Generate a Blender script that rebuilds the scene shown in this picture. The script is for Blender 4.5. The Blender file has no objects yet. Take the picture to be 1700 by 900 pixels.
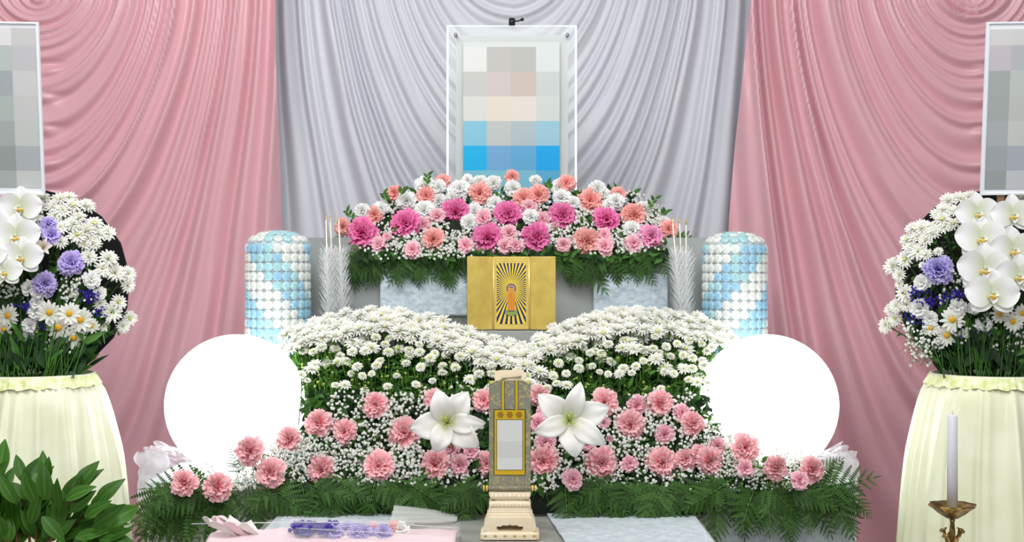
import bpy, bmesh, math, random
import numpy as np
from mathutils import Vector, Matrix, noise
random.seed(7)
rng = random.Random(11)
C = bpy.context.scene
COL = C.collection
PI = math.pi
# ---------------------------------------------------------------- camera
F = 2310.0                 # focal length in pixels of the 1700x900 frame
CZ = 1.30                  # eye height
cam = bpy.data.cameras.new('camera'); cam.sensor_width = 36; cam.lens = 36*F/1700
camo = bpy.data.objects.new('camera', cam); COL.objects.link(camo)
camo.location = (0, 0, CZ); camo.rotation_euler = (PI/2, 0, 0)
cam.clip_start = .05
C.camera = camo
# ---------------------------------------------------------------- world, lamps, exposure
w = bpy.data.worlds.new('world'); C.world = w; w.use_nodes = True
w.node_tree.nodes['Background'].inputs[0].default_value = (.93, .96, 1, 1)
w.node_tree.nodes['Background'].inputs[1].default_value = .27
def area(name, loc, target, size, size_y, power, color=(1, 1, 1)):
    l = bpy.data.lights.new(name, 'AREA'); l.shape = 'RECTANGLE'; l.size = size; l.size_y = size_y
    l.energy = power; l.color = color
    o = bpy.data.objects.new(name, l); COL.objects.link(o); o.location = loc
    o.rotation_euler = (Vector(target)-Vector(loc)).to_track_quat('-Z', 'Y').to_euler()
area('added_area_light', (-.9, 2.0, 3.15), (0, 3.9, .9), 1.6, .8, 36, (1, .985, .96))  # added overhead key pair, angled to bring out the curtain folds
area('added_area_light', (1.0, 1.6, 3.15), (0, 3.9, .9), 1.6, .8, 24, (1, .985, .96))
area('added_area_light', (0, -1.2, 3.0), (0, 3.2, 1), 1.6, 1.0, 50, (1, .99, .97))  # added front fill from behind the camera, no real fixture
vs = C.view_settings
vs.view_transform = 'Standard'; vs.look = 'None'; vs.gamma = 1; vs.exposure = .10
vs.use_curve_mapping = False

# ---------------------------------------------------------------- helpers
def P(px, py, Y): return Vector(((px-850)/F*Y, Y, CZ-(py-450)/F*Y))
def lin(c):
    return tuple((x/12.92 if x <= .04045 else ((x+.055)/1.055)**2.4) for x in [k/255 for k in c[:3]])+(1,)
class MB:
    def __init__(s): s.v = []; s.f = []; s.t = []; s.m = []
    def add(s, vs_, fs, t=0., m=0):
        b = len(s.v); s.v.extend([tuple(q) for q in vs_])
        s.f.extend([tuple(i+b for i in f) for f in fs]); s.m.extend([m]*len(fs))
        s.t.extend(list(t) if hasattr(t, '__len__') else [t]*len(vs_))
    def mesh(s, name, mats, smooth=True):
        me = bpy.data.meshes.new(name); me.from_pydata(s.v, [], s.f)
        for k in (mats if isinstance(mats, (list, tuple)) else [mats]): me.materials.append(k)
        if any(s.m): me.polygons.foreach_set('material_index', s.m)
        a = me.attributes.new('tone', 'FLOAT', 'POINT'); a.data.foreach_set('value', s.t)
        if smooth: me.polygons.foreach_set('use_smooth', [True]*len(s.f))
        me.update(); return me
    def build(s, name, mats, parent=None, smooth=True):
        return link(name, s.mesh(name, mats, smooth), parent)
def link(name, me, parent=None, M=None):
    o = bpy.data.objects.new(name, me); COL.objects.link(o)
    if parent: o.parent = parent
    if M is not None: o.matrix_basis = M
    return o
def tag(o, label=None, cat=None, group=None, kind=None):
    if label: o['label'] = label
    if cat: o['category'] = cat
    if group: o['group'] = group
    if kind: o['kind'] = kind
    return o
def empty(name, M, label=None, cat=None, group=None):
    o = bpy.data.objects.new(name, None); COL.objects.link(o); o.empty_display_size = .02
    if isinstance(M, Matrix): o.matrix_basis = M
    else: o.location = M
    return tag(o, label, cat, group)
def copy_tree(o, parent=None):
    c = o.copy(); COL.objects.link(c); c.parent = parent
    for ch in KIDS.get(o.name, ()): copy_tree(ch, c)
    return c
KIDS = {}
def frame_z(pos, n, spin=0., s=1.):
    n = Vector(n).normalized()
    q = n.to_track_quat('Z', 'Y').to_matrix().to_4x4()
    return Matrix.Translation(pos) @ q @ Matrix.Rotation(spin, 4, 'Z') @ Matrix.Scale(s, 4)
def frame_xz(pos, d, n, s=1.):
    d = Vector(d).normalized(); n = Vector(n); n = (n-d*n.dot(d)).normalized(); y = n.cross(d)
    M = Matrix((d, y, n)).transposed().to_4x4()
    return Matrix.Translation(pos) @ M @ Matrix.Scale(s, 4)
def box(mb, x0, x1, y0, y1, z0, z1, m=0, t=0.):
    v = [(x, y, z) for x in (x0, x1) for y in (y0, y1) for z in (z0, z1)]
    mb.add(v, [(0, 1, 3, 2), (4, 6, 7, 5), (0, 4, 5, 1), (2, 3, 7, 6), (0, 2, 6, 4), (1, 5, 7, 3)], t, m)
def bevel_box(name, mat, x0, x1, y0, y1, z0, z1, parent=None, b=.004):
    mb = MB(); box(mb, x0, x1, y0, y1, z0, z1); o = mb.build(name, mat, parent, False)
    md = o.modifiers.new('b', 'BEVEL'); md.width = b; md.segments = 2; return o
def tube(mb, pts, r, n=6, m=0, t=0., cap=True):
    pts = [Vector(p) for p in pts]; N = len(pts); vs_ = []; up = None
    for i, p in enumerate(pts):
        d = (pts[min(i+1, N-1)]-pts[max(i-1, 0)]).normalized()
        if up is None: up = d.orthogonal().normalized()
        up = (up-d*up.dot(d)).normalized(); side = d.cross(up)
        rr = r[i] if hasattr(r, '__len__') else r
        for k in range(n):
            a = 2*PI*k/n; vs_.append(p+(up*math.cos(a)+side*math.sin(a))*rr)
    fs = [(i*n+k, i*n+(k+1) % n, (i+1)*n+(k+1) % n, (i+1)*n+k) for i in range(N-1) for k in range(n)]
    if cap: fs += [tuple(range(n-1, -1, -1)), tuple((N-1)*n+k for k in range(n))]
    mb.add(vs_, fs, t, m)
def lathe(mb, prof, n=32, cx=0, cy=0, m=0, fr=None, t=0., close=False):
    vs_ = []
    for i, (r, z) in enumerate(prof):
        for k in range(n):
            a = 2*PI*k/n; rr = r*(fr(a, i, z) if fr else 1)
            vs_.append((cx+rr*math.cos(a), cy+rr*math.sin(a), z))
    fs = [(i*n+k, i*n+(k+1) % n, (i+1)*n+(k+1) % n, (i+1)*n+k) for i in range(len(prof)-1) for k in range(n)]
    if close: fs += [tuple(range(n-1, -1, -1)), tuple((len(prof)-1)*n+k for k in range(n))]
    mb.add(vs_, fs, t, m)
def blob(mb, c, r, seg=8, ring=5, m=0, t=0., sq=(1, 1, 1)):
    c = Vector(c); vs_ = [c+Vector((0, 0, r*sq[2]))]
    for i in range(1, ring):
        a = PI*i/ring
        for k in range(seg):
            b = 2*PI*k/seg
            vs_.append(c+Vector((r*sq[0]*math.sin(a)*math.cos(b), r*sq[1]*math.sin(a)*math.sin(b), r*sq[2]*math.cos(a))))
    vs_.append(c-Vector((0, 0, r*sq[2]))); L = len(vs_)-1
    fs = [(0, 1+k, 1+(k+1) % seg) for k in range(seg)]
    for i in range(ring-2):
        for k in range(seg):
            a = 1+i*seg; fs.append((a+k, a+seg+k, a+seg+(k+1) % seg, a+(k+1) % seg))
    a = 1+(ring-2)*seg
    fs += [(a+k, L, a+(k+1) % seg) for k in range(seg)]
    mb.add(vs_, fs, t, m)
def prism(mb, pts, y0, y1, m=0, t=0.):
    n = len(pts); vs_ = [(x, y0, z) for x, z in pts]+[(x, y1, z) for x, z in pts]
    fs = [tuple(range(n)), tuple(range(2*n-1, n-1, -1))]+[(i, i+n, (i+1) % n+n, (i+1) % n) for i in range(n)]
    mb.add(vs_, fs, t, m)
def grid(mb, nx, ny, fn, m=0, tfn=None):
    vs_ = [fn(i/nx, j/ny) for j in range(ny+1) for i in range(nx+1)]
    t = [tfn(i/nx, j/ny) for j in range(ny+1) for i in range(nx+1)] if tfn else 0.
    mb.add(vs_, [(j*(nx+1)+i, j*(nx+1)+i+1, (j+1)*(nx+1)+i+1, (j+1)*(nx+1)+i) for j in range(ny) for i in range(nx)], t, m)
ONES = ['', 'first', 'second', 'third', 'fourth', 'fifth', 'sixth', 'seventh', 'eighth', 'ninth', 'tenth', 'eleventh', 'twelfth',
        'thirteenth', 'fourteenth', 'fifteenth', 'sixteenth', 'seventeenth', 'eighteenth', 'nineteenth', 'twentieth']
TENS = {2: 'twenty', 3: 'thirty', 4: 'forty', 5: 'fifty', 6: 'sixty', 7: 'seventy', 8: 'eighty', 9: 'ninety'}
def ordn(k):
    if k > 100: return 'hundred-and-'+ordn(k-100)
    if k == 100: return 'hundredth'
    if k <= 20: return ONES[k]
    if k % 10 == 0: return TENS[k//10][:-1]+'ieth'
    return TENS[k//10]+'-'+ONES[k % 10]

# ---------------------------------------------------------------- materials
def mat(name, col, rough=.6, spec=.4, metal=0, **kw):
    m = bpy.data.materials.new(name); m.use_nodes = True; b = m.node_tree.nodes['Principled BSDF']
    b.inputs['Base Color'].default_value = lin(col); b.inputs['Roughness'].default_value = rough
    b.inputs['Specular IOR Level'].default_value = spec; b.inputs['Metallic'].default_value = metal
    nt = m.node_tree; N = nt.nodes; L = nt.links
    if kw.get('sheen'): b.inputs['Sheen Weight'].default_value = kw['sheen']
    if kw.get('emit'):
        b.inputs['Emission Color'].default_value = lin(kw.get('ecol', col)); b.inputs['Emission Strength'].default_value = kw['emit']
    src = None
    if kw.get('ramp'):
        at = N.new('ShaderNodeAttribute'); at.attribute_name = 'tone'
        r = N.new('ShaderNodeValToRGB'); e = r.color_ramp.elements
        while len(e) < len(kw['ramp']): e.new(.5)
        for k, (p, c) in enumerate(kw['ramp']): e[k].position = p; e[k].color = lin(c)
        L.new(at.outputs['Fac'], r.inputs[0]); src = r.outputs[0]
    if kw.get('noise'):
        c2, sc = kw['noise'][:2]
        tc = N.new('ShaderNodeTexCoord'); nz = N.new('ShaderNodeTexNoise'); nz.inputs['Scale'].default_value = sc
        nz.inputs['Detail'].default_value = kw['noise'][2] if len(kw['noise']) > 2 else 3
        L.new(tc.outputs['Object'], nz.inputs['Vector'])
        rr = N.new('ShaderNodeValToRGB'); rr.color_ramp.elements[0].position = .38; rr.color_ramp.elements[1].position = .62
        L.new(nz.outputs['Fac'], rr.inputs[0])
        mx = N.new('ShaderNodeMix'); mx.data_type = 'RGBA'; L.new(rr.outputs[0], mx.inputs[0])
        mx.inputs[6].default_value = lin(col); mx.inputs[7].default_value = lin(c2)
        if src: L.new(src, mx.inputs[6])
        src = mx.outputs[2]
    if kw.get('rand'):
        oi = N.new('ShaderNodeObjectInfo'); hs = N.new('ShaderNodeHueSaturation')
        mr = N.new('ShaderNodeMapRange'); mr.inputs[3].default_value = 1-kw['rand']; mr.inputs[4].default_value = 1+kw['rand']*.7
        L.new(oi.outputs['Random'], mr.inputs[0]); L.new(mr.outputs[0], hs.inputs['Value'])
        if src: L.new(src, hs.inputs['Color'])
        else: hs.inputs['Color'].default_value = lin(col)
        src = hs.outputs[0]
    if src: L.new(src, b.inputs['Base Color'])
    if kw.get('bump'):
        sc, st, dist = kw['bump']
        tc = N.new('ShaderNodeTexCoord'); nz = N.new('ShaderNodeTexNoise'); nz.inputs['Scale'].default_value = sc; nz.inputs['Detail'].default_value = 4
        L.new(tc.outputs['Object'], nz.inputs['Vector'])
        bp = N.new('ShaderNodeBump'); bp.inputs['Strength'].default_value = st; bp.inputs['Distance'].default_value = dist
        L.new(nz.outputs['Fac'], bp.inputs['Height']); L.new(bp.outputs[0], b.inputs['Normal'])
    if kw.get('trans') or kw.get('clear'):
        out = N['Material Output']; mx = N.new('ShaderNodeMixShader')
        if kw.get('trans'):
            tr = N.new('ShaderNodeBsdfTranslucent'); fac = kw['trans']
            if src: L.new(src, tr.inputs[0])
            else: tr.inputs[0].default_value = lin(col)
        else:
            tr = N.new('ShaderNodeBsdfTransparent'); fac = kw['clear']
        mx.inputs[0].default_value = fac
        L.new(b.outputs[0], mx.inputs[1]); L.new(tr.outputs[0], mx.inputs[2]); L.new(mx.outputs[0], out.inputs[0])
    return m
M = {}
M['pink_satin'] = mat('pink_satin', (219, 168, 178), .34, .55, sheen=.15)
M['white_voile'] = mat('white_voile', (206, 208, 217), .5, .35, sheen=.1)
M['floor'] = mat('floor_wood', (150, 120, 95), .4, noise=((120, 92, 70), 3))
M['wall'] = mat('wall_paint', (225, 222, 215), .8, bump=(80, .1, .002))
def ruffle(n, inner, mid, edge, rand=.08): M[n] = mat(n, mid, .65, .25, ramp=[(0, inner), (.6, mid), (1, edge)], trans=.22, rand=rand)
ruffle('carn_magenta', (150, 20, 85), (226, 70, 150), (246, 150, 200))
ruffle('carn_lilacpink', (190, 60, 130), (236, 130, 188), (250, 190, 220))
ruffle('carn_salmon', (226, 76, 100), (252, 160, 170), (255, 216, 220))
ruffle('carn_peach', (228, 92, 96), (252, 164, 160), (254, 200, 192))
ruffle('carn_pale', (220, 100, 130), (248, 176, 196), (255, 216, 224))
ruffle('carn_white', (200, 208, 180), (240, 242, 238), (252, 252, 252), .04)
ruffle('carn_lavender', (110, 80, 180), (168, 146, 226), (214, 202, 246))
ruffle('carn_violet', (70, 50, 165), (118, 100, 212), (214, 208, 250))
ruffle('mum_white', (205, 212, 160), (244, 245, 236), (253, 253, 250), .05)
ruffle('button_white', (198, 210, 140), (240, 243, 226), (252, 252, 246), .06)
ruffle('orchid_white', (214, 222, 190), (246, 247, 248), (252, 252, 254), .02)
ruffle('lily_white', (196, 210, 110), (246, 246, 238), (252, 252, 250), .01)
ruffle('alstroemeria', (190, 160, 150), (232, 220, 216), (245, 238, 236), .02)
M['disc_yellow'] = mat('disc_yellow', (240, 186, 30), .8, noise=((205, 140, 20), 900))
M['disc_green'] = mat('disc_green', (205, 208, 90), .8)
M['lip_yellow'] = mat('lip_yellow', (238, 208, 84), .6, noise=((205, 160, 50), 300))
M['stem'] = mat('stem_green', (112, 160, 64), .55, rand=.2)
M['leaf'] = mat('leaf_green', (72, 120, 42), .5, .25, noise=((46, 88, 30), 30), rand=.25, trans=.15)
M['bud'] = mat('bud_green', (150, 176, 84), .7)
M['leaf_dark'] = mat('leaf_dark', (32, 62, 26), .6, .2, noise=((20, 42, 18), 30), rand=.25)
M['fern'] = mat('fern_green', (70, 108, 42), .5, .22, noise=((44, 80, 30), 40), rand=.45, trans=.15)
M['fern_stem'] = mat('fern_stem', (70, 110, 50), .5)
M['sakaki'] = mat('sakaki_leaf', (52, 100, 26), .42, .3, ramp=[(0, (80, 128, 42)), (.25, (52, 100, 28)), (1, (70, 116, 34))], rand=.3, trans=.12)
M['bark'] = mat('bark', (110, 66, 46), .7)
M['foam'] = mat('wet_foam', (22, 38, 22), .9, noise=((14, 24, 14), 40), bump=(90, .6, .004))
M['gyp'] = mat('gyp_white', (246, 248, 242), .7, .2, trans=.25)
M['gyp_stem'] = mat('gyp_stem', (84, 122, 70), .6)
M['statice'] = mat('statice_purple', (78, 58, 176), .7, rand=.15, noise=((56, 38, 150), 200))
M['black_felt'] = mat('black_felt', (16, 17, 20), .75, .25)
M['skirt'] = mat('cream_satin', (236, 240, 214), .36, .45, sheen=.1, noise=((226, 230, 194), 9), bump=(60, .12, .004))
M['ruffle'] = mat('green_ruffle', (214, 224, 150), .5, noise=((246, 248, 214), 60))
M['white_plastic'] = mat('white_plastic', (240, 240, 238), .35)
M['card_frame'] = mat('card_frame', (238, 243, 250), .45)
M['wood_pole'] = mat('wood_pole', (205, 172, 128), .6, noise=((186, 150, 104), 20))
M['globe'] = mat('globe_light', (255, 255, 255), .3, emit=3.2, ecol=(252, 254, 255))
M['led'] = mat('led_strip', (240, 255, 252), .3, emit=2.2, ecol=(228, 255, 250))
M['frame_grey'] = mat('frame_grey', (196, 199, 198), .45)
M['chrome'] = mat('chrome', (200, 200, 200), .15, metal=1)
M['black_metal'] = mat('black_metal', (25, 25, 27), .35)
M['gold'] = mat('gold_leaf', (226, 200, 104), .42, .5, metal=.25, noise=((212, 184, 92), 30), bump=(300, .15, .001))
M['gold_edge'] = mat('gold_edge', (250, 232, 150), .25, .5, metal=.5)
M['velvet'] = mat('crushed_velvet', (206, 220, 228), .5, .5, sheen=.5, noise=((178, 196, 206), 55, 5), bump=(70, .7, .006))
M['velvet_grey'] = mat('grey_cloth', (168, 174, 172), .55, .4, sheen=.3, noise=((148, 154, 152), 4), bump=(30, .2, .004))
M['beige'] = mat('beige_cloth', (200, 194, 184), .7)
M['marble'] = mat('marble_top', (178, 180, 174), .25, .5, noise=((150, 154, 148), 12, 6))
M['white_cloth'] = mat('white_cloth', (232, 238, 238), .6, sheen=.2, noise=((216, 224, 226), 8), bump=(12, .3, .01))
M['tulle'] = mat('tulle', (232, 234, 240), .6, .3, clear=.66)
M['organza'] = mat('organza', (226, 232, 226), .4, .4, clear=.6)
M['paper_white'] = mat('paper_white', (253, 254, 255), .6, .2, trans=.5)
M['stick_cream'] = mat('stick_cream', (240, 236, 214), .5)
M['gold_tip'] = mat('gold_tip', (205, 178, 96), .4, metal=.4)
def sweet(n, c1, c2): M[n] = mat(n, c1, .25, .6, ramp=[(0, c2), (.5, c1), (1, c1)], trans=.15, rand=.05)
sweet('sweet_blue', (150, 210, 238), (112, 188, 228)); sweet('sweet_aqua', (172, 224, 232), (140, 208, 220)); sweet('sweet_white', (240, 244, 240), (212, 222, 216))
M['core'] = mat('tower_core', (188, 208, 208), .6)
M['film'] = mat('clear_film', (255, 255, 255), .08, .8, clear=.88)
M['pale_wood'] = mat('pale_wood', (243, 228, 200), .5, .4, noise=((236, 218, 186), 14), rand=.04)
M['carve_shade'] = mat('carve_shade', (190, 160, 112), .7)  # wood darkened to the shade inside carved notches
M['gold_paper'] = mat('gold_paper', (206, 172, 24), .4, .5, metal=.25)
M['gold_print'] = mat('gold_print', (150, 110, 20), .5)
M['brass'] = mat('brass', (190, 160, 98), .25, metal=1, noise=((112, 90, 50), 60), bump=(120, .4, .003))
M['wax'] = mat('wax', (238, 238, 246), .35, .4, trans=.2)
M['wick'] = mat('wick', (225, 225, 225), .8)
M['pink_paper'] = mat('pink_paper', (250, 224, 230), .5, .4, trans=.15)
M['cream_paper'] = mat('cream_paper', (248, 240, 236), .5, .4, trans=.15)
M['mirror_print'] = mat('blank_print', (205, 208, 206), .4)
M['table_white'] = mat('table_cloth', (225, 226, 222), .6)
# brocade: gold blossoms woven on grey green
def brocade():
    m = mat('brocade', (122, 122, 96), .5, .4); nt = m.node_tree; N = nt.nodes; L = nt.links
    tc = N.new('ShaderNodeTexCoord'); mp = N.new('ShaderNodeMapping'); L.new(tc.outputs['Object'], mp.inputs[0])
    nz = N.new('ShaderNodeTexNoise'); nz.inputs['Scale'].default_value = 70; nz.inputs['Detail'].default_value = 2; L.new(mp.outputs[0], nz.inputs[0])
    vo = N.new('ShaderNodeTexVoronoi'); vo.inputs['Scale'].default_value = 55; L.new(mp.outputs[0], vo.inputs[0])
    wv = N.new('ShaderNodeMath'); wv.operation = 'MULTIPLY'; L.new(nz.outputs[0], wv.inputs[0]); wv.inputs[1].default_value = 30
    sn = N.new('ShaderNodeMath'); sn.operation = 'SINE'; L.new(wv.outputs[0], sn.inputs[0])
    ad = N.new('ShaderNodeMath'); ad.operation = 'SUBTRACT'; L.new(sn.outputs[0], ad.inputs[0]); L.new(vo.outputs['Distance'], ad.inputs[1])
    r = N.new('ShaderNodeValToRGB'); r.color_ramp.elements[0].position = .1; r.color_ramp.elements[0].color = lin((128, 127, 112))
    r.color_ramp.elements[1].position = .35; r.color_ramp.elements[1].color = lin((166, 154, 108)); L.new(ad.outputs[0], r.inputs[0])
    L.new(r.outputs[0], N['Principled BSDF'].inputs['Base Color'])
    return m
M['brocade'] = brocade()
FLAT = {}
def dim(c): return tuple(int(v*.93) for v in c)
def flat(c):
    if c not in FLAT: FLAT[c] = mat('print_tint', c, .55, .3)
    return FLAT[c]

# ---------------------------------------------------------------- room shell
def struct(name, m, x0, x1, y0, y1, z0, z1):
    mb = MB(); box(mb, x0, x1, y0, y1, z0, z1); o = mb.build(name, m, None, False); o['kind'] = 'structure'
struct('floor', M['floor'], -3.5, 3.5, -2.5, 4.45, -.1, 0)
struct('wall_back', M['wall'], -3.5, 3.5, 4.45, 4.6, 0, 3.3)

# ---------------------------------------------------------------- draped curtains
def nz2(x, y, seed):
    r = random.Random(seed); o = np.zeros_like(x)
    for k in range(6):
        fx, fy, p = r.uniform(-1, 1)*(1+k*.5), r.uniform(-1, 1)*(1+k*.5), r.uniform(0, 6.28)
        o += np.sin(x*fx+y*fy+p)/(1+k*.4)
    return o/3
def drape(name, cx, xl, xr, Y, material, seed, label, yoff=0, amp=1., nx=300, ny=420):
    ta = np.array([0, 60, 109, 134, 162, 205, 250, 280, 330, 370, 400, 430, 900.])
    tcv = np.array([0, 35, 88, 135, 195, 297, 400, 500, 820, 1300, 2600, 9000, 40000.])
    yy = np.linspace(-260, 1160, ny+1)[:, None]*np.ones((1, nx+1))
    s = np.linspace(0, 1, nx+1)[None, :]*np.ones((ny+1, 1))
    x = xl(yy)+(xr(yy)-xl(yy))*s
    dx = np.abs(x-cx); dx = np.sqrt(dx**2+9)
    y = np.maximum(yy+yoff, .01)
    y = y/(1+.00035*np.maximum(y-400, 0))
    lo = dx.copy(); hi = np.full_like(dx, 900.)
    for _ in range(34):
        a = (lo+hi)/2; u = np.minimum(dx/a, 1)
        v = np.interp(a, ta, tcv)*(1-u*u)**.75
        hi = np.where(v > y, a, hi); lo = np.where(v > y, lo, a)
    a = (lo+hi)/2
    side = np.where(x > cx, 1., -1.)
    a2 = a+3.0*nz2(x/90, yy/120, seed)+side*1.5*nz2(x/40, yy/150, seed+1)
    r = random.Random(seed+5); f = np.zeros_like(a); k = 8.
    while k < 470:
        wd = r.choice((r.uniform(6, 11), r.uniform(11, 21))) if k > 230 else r.uniform(5, 11)
        h = r.uniform(.55, 1.25)*(1 if k > 230 else .72)
        q = np.clip(np.abs(a2-k)/wd, 0, 1)
        sharp = .5+.5*np.cos(PI*q)
        f += h*sharp**r.uniform(.6, 1.3)
        if r.random() < .8:
            kk = k+r.uniform(-.6, .6)*wd; f += .3*np.exp(-((a2-kk)/3.4)**2)*np.clip(.5+nz2(x/60, yy/70, seed+int(k)), 0, 1.2)
        k += wd*r.uniform(1.2, 1.9)
    depth = f*(.030+.018*np.clip((a-150)/150, 0, 1))*amp+.010*nz2(x/130, yy/160, seed+2)
    for q in range(9):                                   # gathered puckers down the middle of the swag
        py_ = 118+q*52-yoff; g = np.exp(-(((x-cx-18)/16)**2+((yy-py_)/9)**2)); depth += .010*g
        depth -= .008*np.exp(-(((x-cx-22)/22)**2+((yy-py_+12)/4)**2))
    X = (x-850)/F*Y; Z = CZ-(yy-450)/F*Y; Yd = Y-depth
    Z = np.maximum(Z, .01)
    co = np.stack([X, Yd, Z], -1).reshape(-1, 3)
    idx = np.arange((nx+1)*(ny+1)).reshape(ny+1, nx+1)
    fc = np.stack([idx[:-1, :-1], idx[1:, :-1], idx[1:, 1:], idx[:-1, 1:]], -1).reshape(-1, 4)
    me = bpy.data.meshes.new(name); me.from_pydata(co.tolist(), [], fc.tolist())
    me.polygons.foreach_set('use_smooth', [True]*len(fc)); me.materials.append(material); me.update()
    return tag(link(name, me), label, 'curtain')
cst = lambda v: (lambda y: y*0+v)
drape('draped_curtain', 849, cst(430.), cst(1268.), 4.28, M['white_voile'], 3,
      'white voile curtain falling in fanned folds behind the portrait, between the two pink ones', 45, .85, 380)
drape('draped_curtain', 66, cst(-560.), lambda y: 463+7*np.clip(y, 0, 900)/390, 4.17, M['pink_satin'], 21,
      'pink satin curtain gathered in swags left of the white curtain')
drape('draped_curtain', 1610, lambda y: 1240-32*np.clip(y, 0, 390)/390-4*np.clip(y-390, 0, 900)/390, cst(2240.), 4.17, M['pink_satin'], 36,
      'pink satin curtain gathered in swags right of the white curtain')

# ---------------------------------------------------------------- altar tiers and tables
def rough_slab(name, material, x0, x1, y0, y1, z0, z1, label, cat, amp=.004, parent=None, seed=0):
    mb = MB(); n = 60
    def nn(p, s=9): return amp*noise.noise(Vector(p)*s+Vector((seed, 0, 0)))
    grid(mb, n, 14, lambda i, j: (lambda p: (p[0], p[1]-abs(nn(p))*2, p[2]))((x0+(x1-x0)*i, y0, z0+(z1-z0)*j)))
    grid(mb, n, 10, lambda i, j: (lambda p: (p[0], p[1], p[2]+(nn(p) if 0 < j < 1 else 0)))((x0+(x1-x0)*i, y0+(y1-y0)*j, z1)))
    box(mb, x0, x1, y0+.004, y1, z0, z1-.004)
    o = mb.build(name, material, parent)
    if label: tag(o, label, cat)
    return o
rough_slab('altar_tier', M['velvet_grey'], -.62, .62, 3.55, 3.98, 0, 1.385, 'grey cloth covered top tier of the altar under the portrait and upper flowers', 'altar')
rough_slab('altar_tier', M['velvet_grey'], -.50, .478, 3.37, 3.545, 0, 1.152, 'grey cloth covered middle tier of the altar holding the gold folding screen', 'altar', seed=4)
rough_slab('altar_tier', M['white_cloth'], -.80, .752, 3.04, 3.365, 0, .838, 'white cloth covered bottom tier of the altar carrying both glowing globes', 'altar', seed=8)
# tower plinths behind
for sx, lb in ((-1, 'left'), (1, 'right')):
    x = -.579 if sx < 0 else .553
    tag(bevel_box('plinth', M['white_cloth'], x-.072, x+.072, 3.375, 3.53, 0, .998), 'white plinth under the %s sweets tower, behind the globe' % lb, 'plinth')
# crushed velvet drapes hung on the top tier front
def cloth(name, material, fn, label=None, cat=None, nx=50, ny=20, parent=None, thick=.002):
    mb = MB(); grid(mb, nx, ny, fn); o = mb.build(name, material, parent)
    if thick: md = o.modifiers.new('s', 'SOLIDIFY'); md.thickness = thick
    if label: tag(o, label, cat)
    return o
def hang(px0, px1, py0, py1, Y, seed, k=.006):
    a, b = P(px0, py0, Y), P(px1, py1, Y)
    def f(i, j):
        x = a.x+(b.x-a.x)*i; z = a.z+(b.z-a.z)*j+.003*noise.noise((i*3, j*2+seed, 1))*(1 if j > .5 else 0)
        return (x, Y-.004-k*(1+noise.noise((x*14, z*9, seed))), z)
    return f
cloth('velvet_drape', M['velvet'], hang(632, 776, 446, 524, 3.54, 1), 'pale crushed velvet cloth on the top tier left of the gold screen', 'cloth')
cloth('velvet_drape', M['velvet'], hang(985, 1108, 455, 530, 3.54, 5), 'pale crushed velvet cloth on the top tier right of the gold screen', 'cloth')
# offering shelf with marble look top and velvet runners
tb = empty('offering_shelf', (0, 2.8, 0), 'narrow shelf with a marbled grey top in front of the lower flowers', 'table')
M4 = Matrix.Translation((0, -2.8, 0))
o = bevel_box('table_top', M['marble'], -.52, .40, 2.62, 3.0, .745, .771, tb); o.matrix_basis = M4
for x in (-.47, .35):
    for y in (2.66, 2.96):
        o = bevel_box('leg', M['table_white'], x-.02, x+.02, y-.02, y+.02, 0, .745, tb); o.matrix_basis = M4
def runner(x0, x1, y0, y1, z, seed, slant=0.):
    def f(i, j):
        x = x0+(x1-x0)*i+slant*(1-j)*(1-i); y = y0+(y1-y0)*j
        return (x, y, z+.003+.003*abs(noise.noise((x*30, y*30, seed)))+.002*noise.noise((x*9, y*9, seed)))
    return f
cloth('velvet_runner', M['velvet'], runner(.075, .39, 2.66, 2.995, .774, 2, .03), 'pale blue crushed velvet runner on the shelf right of the scroll stand', 'cloth', 60, 40)
cloth('velvet_runner', M['velvet'], runner(-.5, -.22, 2.72, 2.995, .774, 7), 'pale blue crushed velvet runner on the shelf behind the wrapped bouquet', 'cloth', 60, 40)
def org(i, j):
    x = -.25+.135*i; y = 2.985-.16*j*(1-.5*i)
    return (x, y, .778+.028*(1-i)*(1-j*.8)+.004*math.sin(j*26+i*5)*(1-i*.6))
cloth('organza_scarf', M['organza'], org, 'sheer pleated organza scarf end on the shelf left of the scroll stand', 'cloth', 30, 50)
# crushed velvet front drape of the bottom tier, right of the shelf
cloth('velvet_drape', M['velvet'], hang(1185, 1415, 806, 1000, 3.03, 9, .005), 'pale crushed velvet cloth over the bottom tier front, right of the shelf', 'cloth')
cloth('satin_drape', M['white_cloth'], hang(247, 520, 806, 1000, 3.03, 12, .006), 'plain white satin cloth over the bottom tier front at its left end', 'cloth')
# tulle gathered on the bottom tier's ends
def tulle(px0, px1, pyt, lab, seed, flip):
    nodes = []
    mb = MB()
    X0, X1 = P(px0, 800, 3.06).x, P(px1, 800, 3.06).x
    def f(i, j):
        x = X0+(X1-X0)*i; e = i if flip else 1-i
        y = 3.02+.16*j; zt = .842+.062*math.sin(min(1, j*1.3)*PI*.62)*(0.55+.45*e)
        n1 = noise.noise((x*22, j*5+seed, 0)); n2 = abs(noise.noise((x*50+j*7, j*10, seed)))
        if j < .22: zt -= (.22-j)*.35
        return (x+.02*n1*(1 if flip else -1), y-.03*n2, zt+.02*n1+.014*n2)
    grid(mb, 60, 40, f)
    def g(i, j):
        th = i*2*PI; r = .03*(1+.4*noise.noise((math.cos(th)*2, math.sin(th)*2, j*4+seed)))
        ex = X0 if not flip else X1
        return (ex+(.02 if not flip else -.02)+r*math.cos(th)+(.008*noise.noise((0, j*6, seed))), 3.04+r*.8*math.sin(th), .905-.13*j+.006*noise.noise((th, j*9, seed)))
    grid(mb, 24, 24, g)
    tag(mb.build('tulle_swag', M['tulle']), lab, 'tulle')
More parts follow.
